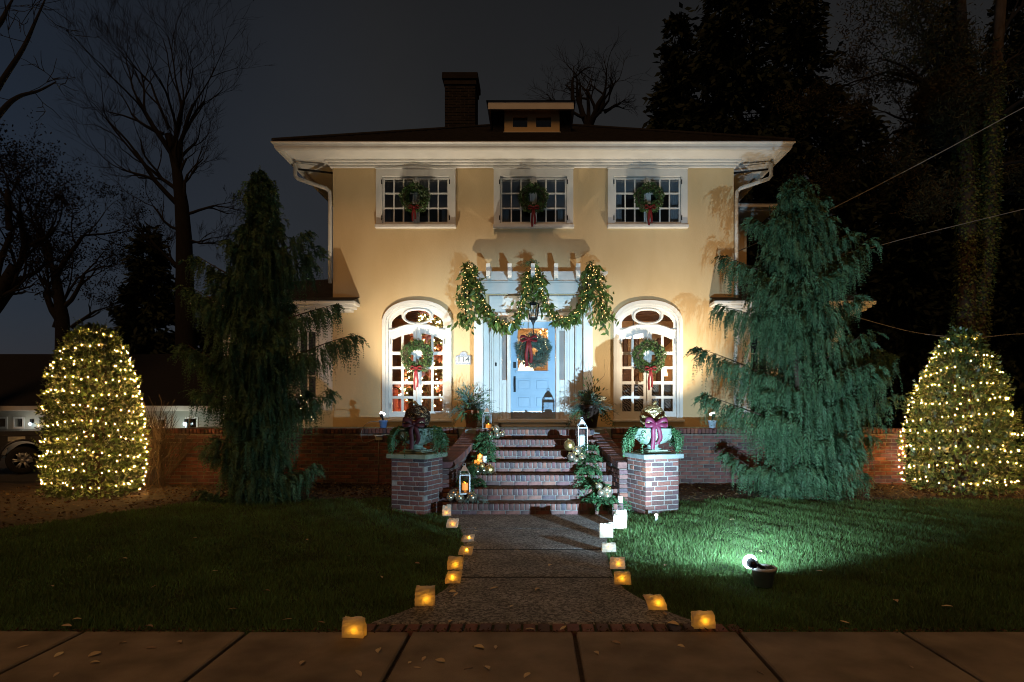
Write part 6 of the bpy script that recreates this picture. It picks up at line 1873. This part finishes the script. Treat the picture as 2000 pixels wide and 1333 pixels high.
# dead twiggy shrub by the wall's free end
def twig_shrub():
    b = at(300, 957, 11.9); b.z = .05; rng = np.random.default_rng(9); t = thing('twig_shrub', b, 'leafless brown shrub at the free end of the brick wall by the lit holly', 'shrub')
    mb = MB()
    for k in range(34):
        p = b + Vector((rng.uniform(-.2, .2), rng.uniform(-.15, .15), -.02)); grow(mb, p, (rng.normal(0, .22), rng.normal(0, .2), 1), rng.uniform(.5, .8), .007, 2, rng, .3, .35)
    mb.build('stems', M['bark_warm'], t)
    n = 160
twig_shrub()

# ================================================================== NEIGHBOURING GARAGE, TRUCK, CABLES
def garage():
    d = 25.0; b = Vector((X(180, d), d + 2, -.73)); t = thing('garage', b, 'long low neighbouring garage with pale siding and dark roof', 'building')
    x0, x1 = X(-260, d), X(452, d); zt = Z(800, d) - .02
    wx = [(X(310, d), X(323, d), Z(834, d), Z(820, d)), (X(366, d), X(384, d), Z(848, d), Z(818, d)), (X(30, d), X(45, d), Z(834, d), Z(818, d)), (X(-20, d), X(12, d), Z(834, d), Z(818, d))]
    hl = [rect(*w) for w in wx]
    MB().poly(rect(x0, x1, -.8, zt), d, d + .2, hl).build('front_wall', M['siding'], t)
    MB().box(x1 - .2, x1, d + .201, d + 7, -.8, zt).build('side_wall', M['siding'], t)
    for w in wx:
        MB().poly(rect(w[0] - .07, w[1] + .07, w[2] - .07, w[3] + .07), d - .04, d + .03, [rect(*w)]).build('window_frame', M['trim'], t)
        MB().box(w[0] - .02, w[1] + .02, d + .1, d + .11, w[2] - .02, w[3] + .02).build('pane', M['glass_dark'], t)
    MB().bev(x0 - .3, x1 + .45, d - .45, d - .38, zt - .04, zt + .16, .01).build('fascia', M['gutter'], t)
    MB().box(x0 - .3, x1 + .44, d - .379, d - .002, zt + .02, zt + .05).build('soffit', M['siding'], t)
    xe = x1 + .45; V = [(x0, d - .46, zt + .161), (xe, d - .46, zt + .161), (xe, d + 8, zt + .161), (x0, d + 8, zt + .161), (x0, d + 3.8, zt + 2.5), (xe - 3.0, d + 3.8, zt + 2.5)]
    MB().add(V, [(0, 1, 5, 4), (1, 2, 5), (2, 3, 4, 5), (0, 3, 2, 1), (0, 4, 3)]).build('roof', M['roof_dark'], t)
    # small lit wall lamp by the door
    p = at(362, 826, d - .1); l = thing('wall_lamp', p, 'small cool wall lamp lit beside the garage door', 'lamp')
    MB().bev(p.x - .05, p.x + .05, d - .10, d - .002, p.z - .02, p.z + .14, .01).build('lamp_body', M['iron'], l)
    MB().ball((p.x, d - .13, p.z - .05), .06, 10, 8).build('bulb', M['led_cool'], l)
    add_light(l, 'POINT', (p.x, d - .9, p.z - .02), 13, (.82, .95, .84), shadow_soft_size=.06)
    # lamp under the eave at the drive
    p = at(60, 826, d - .1); l = thing('wall_lamp', p, 'pale wall lamp glowing under the garage eave by the truck', 'lamp')
    MB().bev(p.x - .05, p.x + .05, d - .10, d - .002, p.z - .02, p.z + .14, .01).build('lamp_body', M['iron'], l)
    MB().ball((p.x, d - .13, p.z - .05), .05, 10, 8).build('bulb', M['led_cool'], l)
    add_light(l, 'POINT', (p.x, d - .5, p.z + .02), 4, (.95, .93, .82), shadow_soft_size=.1)
garage()
def truck():
    """local: x to the front, y to the left, rear at x=0"""
    t = local_thing('pickup_truck', 'dark grey pickup truck parked on the drive behind the lit holly', 'truck')
    W = 1.9
    def side(prof, y0, y1): 
        m = MB(); m.poly(prof, y0, y1); return m
    lower = [(0.05, .55), (.0, .75), (.02, 1.12), (2.0, 1.12), (2.05, 1.16), (4.1, 1.12), (5.25, 1.05), (5.4, .95), (5.42, .6), (5.2, .42), (4.75, .42)]
    for i in range(9): a = i / 8 * math.pi; lower.append((4.3 + .45 * math.cos(a), .42 + .45 * math.sin(a)))
    lower += [(1.75, .42)]
    for i in range(9): a = i / 8 * math.pi; lower.append((1.2 + .45 * math.cos(a), .42 + .45 * math.sin(a)))
    lower += [(.45, .45)]
    side(lower, -W / 2, W / 2).build('body', M['truck'], t)
    cab = [(2.0, 1.122), (2.05, 1.2), (2.25, 1.78), (3.35, 1.82), (4.05, 1.165), (4.08, 1.122)]
    side(cab, -W / 2 + .09, W / 2 - .09).build('cab', M['truck'], t)
    for y in (-W / 2 + .085, W / 2 - .091):
        side([(2.2, 1.22), (2.38, 1.68), (2.85, 1.70), (2.85, 1.22)], y, y + .006).build('window', M['glass_dark'], t)
        side([(2.93, 1.22), (2.93, 1.70), (3.3, 1.71), (3.8, 1.22)], y, y + .006).build('window', M['glass_dark'], t)
    MB().bev(2.09, 2.12, -.62, .62, 1.28, 1.68, .005).build('rear_window', M['glass_dark'], t)
    MB().bev(-.14, -.002, -W / 2 + .05, W / 2 - .05, .50, .68, .03).build('bumper', M['steel'], t)
    MB().bev(-.02, -.001, -W / 2 + .25, W / 2 - .25, .78, 1.08, .004).build('tailgate', M['truck'], t)
    for s_ in (-1, 1):
        MB().bev(-.015, .14, s_ * W / 2 - .11 * (s_ > 0) - .012 * (s_ < 0), s_ * W / 2 + .11 * (s_ < 0) + .012 * (s_ > 0), .76, 1.08, .008).build('tail_light', M['taillight'], t)
        for cx in (1.2, 4.3):
            fl = MB(); fl.tube([(cx + .47 * math.cos(a), s_ * (W / 2 + .01), .42 + .47 * math.sin(a)) for a in np.linspace(-.1, math.pi + .1, 13)], .030, 6)
            fl.build('wheel_arch', M['truck'], t)
        for cx in (1.2, 4.3):
            M_ = Matrix.Rotation(R(90), 3, 'X'); c = (cx, s_ * (W / 2 - .10), .36)
            wl = MB().lathe([(.20, -.12), (.30, -.13), (.355, -.10), (.365, 0), (.355, .10), (.30, .13), (.20, .12)], 24, c, True, M_).build('wheel', M['tyre'], t)
            rim = MB(); rim.lathe([(.215, -.10), (.225, .0), (.215, .10)], 24, c, True, M_)
            yo = c[1] + s_ * .095
            for k in range(6):
                a = k * math.pi / 3
                for da in (-.16, .16):
                    rim.tube([(cx + .04 * math.cos(a), yo, .36 + .04 * math.sin(a)), (cx + .215 * math.cos(a + da), yo + s_ * .012, .36 + .215 * math.sin(a + da))], .021, 5)
            rim.tube([(cx + .215 * math.cos(a), yo + s_ * .01, .36 + .215 * math.sin(a)) for a in np.linspace(0, 6.283, 25)], .016, 5, cap=False)
            rim.ball((cx, yo, .36), .055, 10, 6); rim.build('rim', M['steel'], wl)
    MB().bev(3.55, 3.72, -W / 2 - .2, -W / 2 - .0, 1.15, 1.36, .03).build('wing_mirror', M['truck'], t)
    MB().tube([(.3, -W / 2 - .002, 1.0), (1.9, -W / 2 - .002, 1.0)], .006, 4).build('body_crease', M['truck'], t)
    MB().bev(.9, 1.25, -W / 2 - .006, -W / 2 - .001, .86, .98, .002).build('badge', M['steel'], t)
    ang = R(36); wd = 16.6; wx = X(45, wd); loc = Vector((wx, wd, -.118)) - Matrix.Rotation(ang, 3, 'Z') @ Vector((1.2, -W / 2 + .1, 0))
    t.location = loc; t.rotation_euler = (0, 0, ang)
truck()
def cables():
    for (pts, lab) in (([(2120, 150, 13), (2000, 210, 13.4), (1800, 318, 14.1), (1590, 425, 14.9), (1440, 492, 15.6)], 'thick overhead cable running from the street to the house corner'),
                       ([(2100, 385, 16), (1925, 427, 16.5), (1780, 463, 17), (1690, 487, 17.4), (1560, 515, 18)], 'thin overhead cable crossing in front of the ivy trunks'),
                       ([(2100, 652, 15), (1985, 653, 15.3), (1900, 660, 15.6), (1800, 652, 15.9), (1715, 632, 16.2), (1650, 612, 16.4)], 'low slack cable sagging from the porch roof behind the holly')):
        q = catmull([at(a, b, d) for a, b, d in pts], 8); MB().tube(q, .011, 5).top('overhead_cable', M['cable'], q[-1], label=lab, cat='cable')
cables()

# ================================================================== FALLEN LEAVES
def fallen():
    me = []
    for k in range(4):
        c = .05 + .05 * k; w = .16 + .05 * k
        V = []; Fc = []
        for i in range(6):
            s_ = i / 5; ww = w * math.sin(math.pi * min(.98, s_ * .9 + .06)) ; zz = c * math.sin(s_ * 3.1) * .6
            V += [(s_ - .5, -ww, zz + c * .5), (s_ - .5, 0, zz), (s_ - .5, ww, zz + c * .7)]
        for i in range(5): Fc += [(3 * i, 3 * i + 3, 3 * i + 4, 3 * i + 1), (3 * i + 1, 3 * i + 4, 3 * i + 5, 3 * i + 2)]
        m = MB().add(V, Fc, True).mesh('fallen_leaf'); m.materials.append(M['leaf_dry']); me.append(m)
    spots = []
    side_px = [(800, 1296), (828, 1289), (860, 1294), (740, 1274), (815, 1306), (915, 1308), (950, 1308), (935, 1268), (968, 1266), (590, 1297), (1203, 1258), (1165, 1278), (1485, 1316), (110, 1320), (185, 1281), (185, 1297), (295, 1267), (115, 1281), (240, 1258), (350, 1257), (1780, 1305), (700, 1318), (1030, 1322), (1330, 1265), (45, 1265)]
    for p in side_px: spots.append((p, 'sidewalk'))
    walk_px = [(768, 1223), (880, 1214), (884, 1157), (890, 1161), (1000, 1184), (1035, 1232), (1050, 1152), (930, 1037), (928, 1032), (1297, 1200), (1315, 1222), (1100, 1228), (1150, 1196), (965, 1150), (1075, 1105), (1010, 1075)]
    for p in walk_px: spots.append((p, 'path'))
    lawn_px = [(850, 1077), (745, 1132), (815, 1105), (628, 1220), (130, 1228), (150, 1215), (290, 1230), (560, 1215), (455, 1195), (1300, 1110), (1150 + 280, 1025), (1395, 1058), (1600, 1120), (1485, 1082), (1750, 1180), (300, 1150), (420, 1120), (520, 1160), (240, 1100), (600, 1060), (680, 1090), (380, 1060), (100, 1150), (1650, 1220), (1850, 1190)]
    for p in lawn_px: spots.append((p, 'lawn'))
    for i, ((px, py), where) in enumerate(spots):
        d = (EYE - .04) * F / (py - PY0); x = X(px, d)
        z = .045 if where == 'sidewalk' else (.038 if where == 'path' else lawn_z(x, d) + .045)
        if where == 'path' and d < 4.66: z = .045
        s_ = random.uniform(.045, .085)
        o = link('fallen_leaf', me[i % 4], None, None, (x, d, z), (random.uniform(-.3, .3), random.uniform(-.2, .2), random.uniform(0, 6.28)), (s_, s_, s_))
        lab = {'sidewalk': 'curled dry leaf lying on the concrete sidewalk', 'path': 'dry leaf lying on the aggregate path', 'lawn': 'dry leaf caught in the grass of the lawn'}[where]
        tag(o, lab, 'leaf', 'fallen leaves on the ' + where)
fallen()
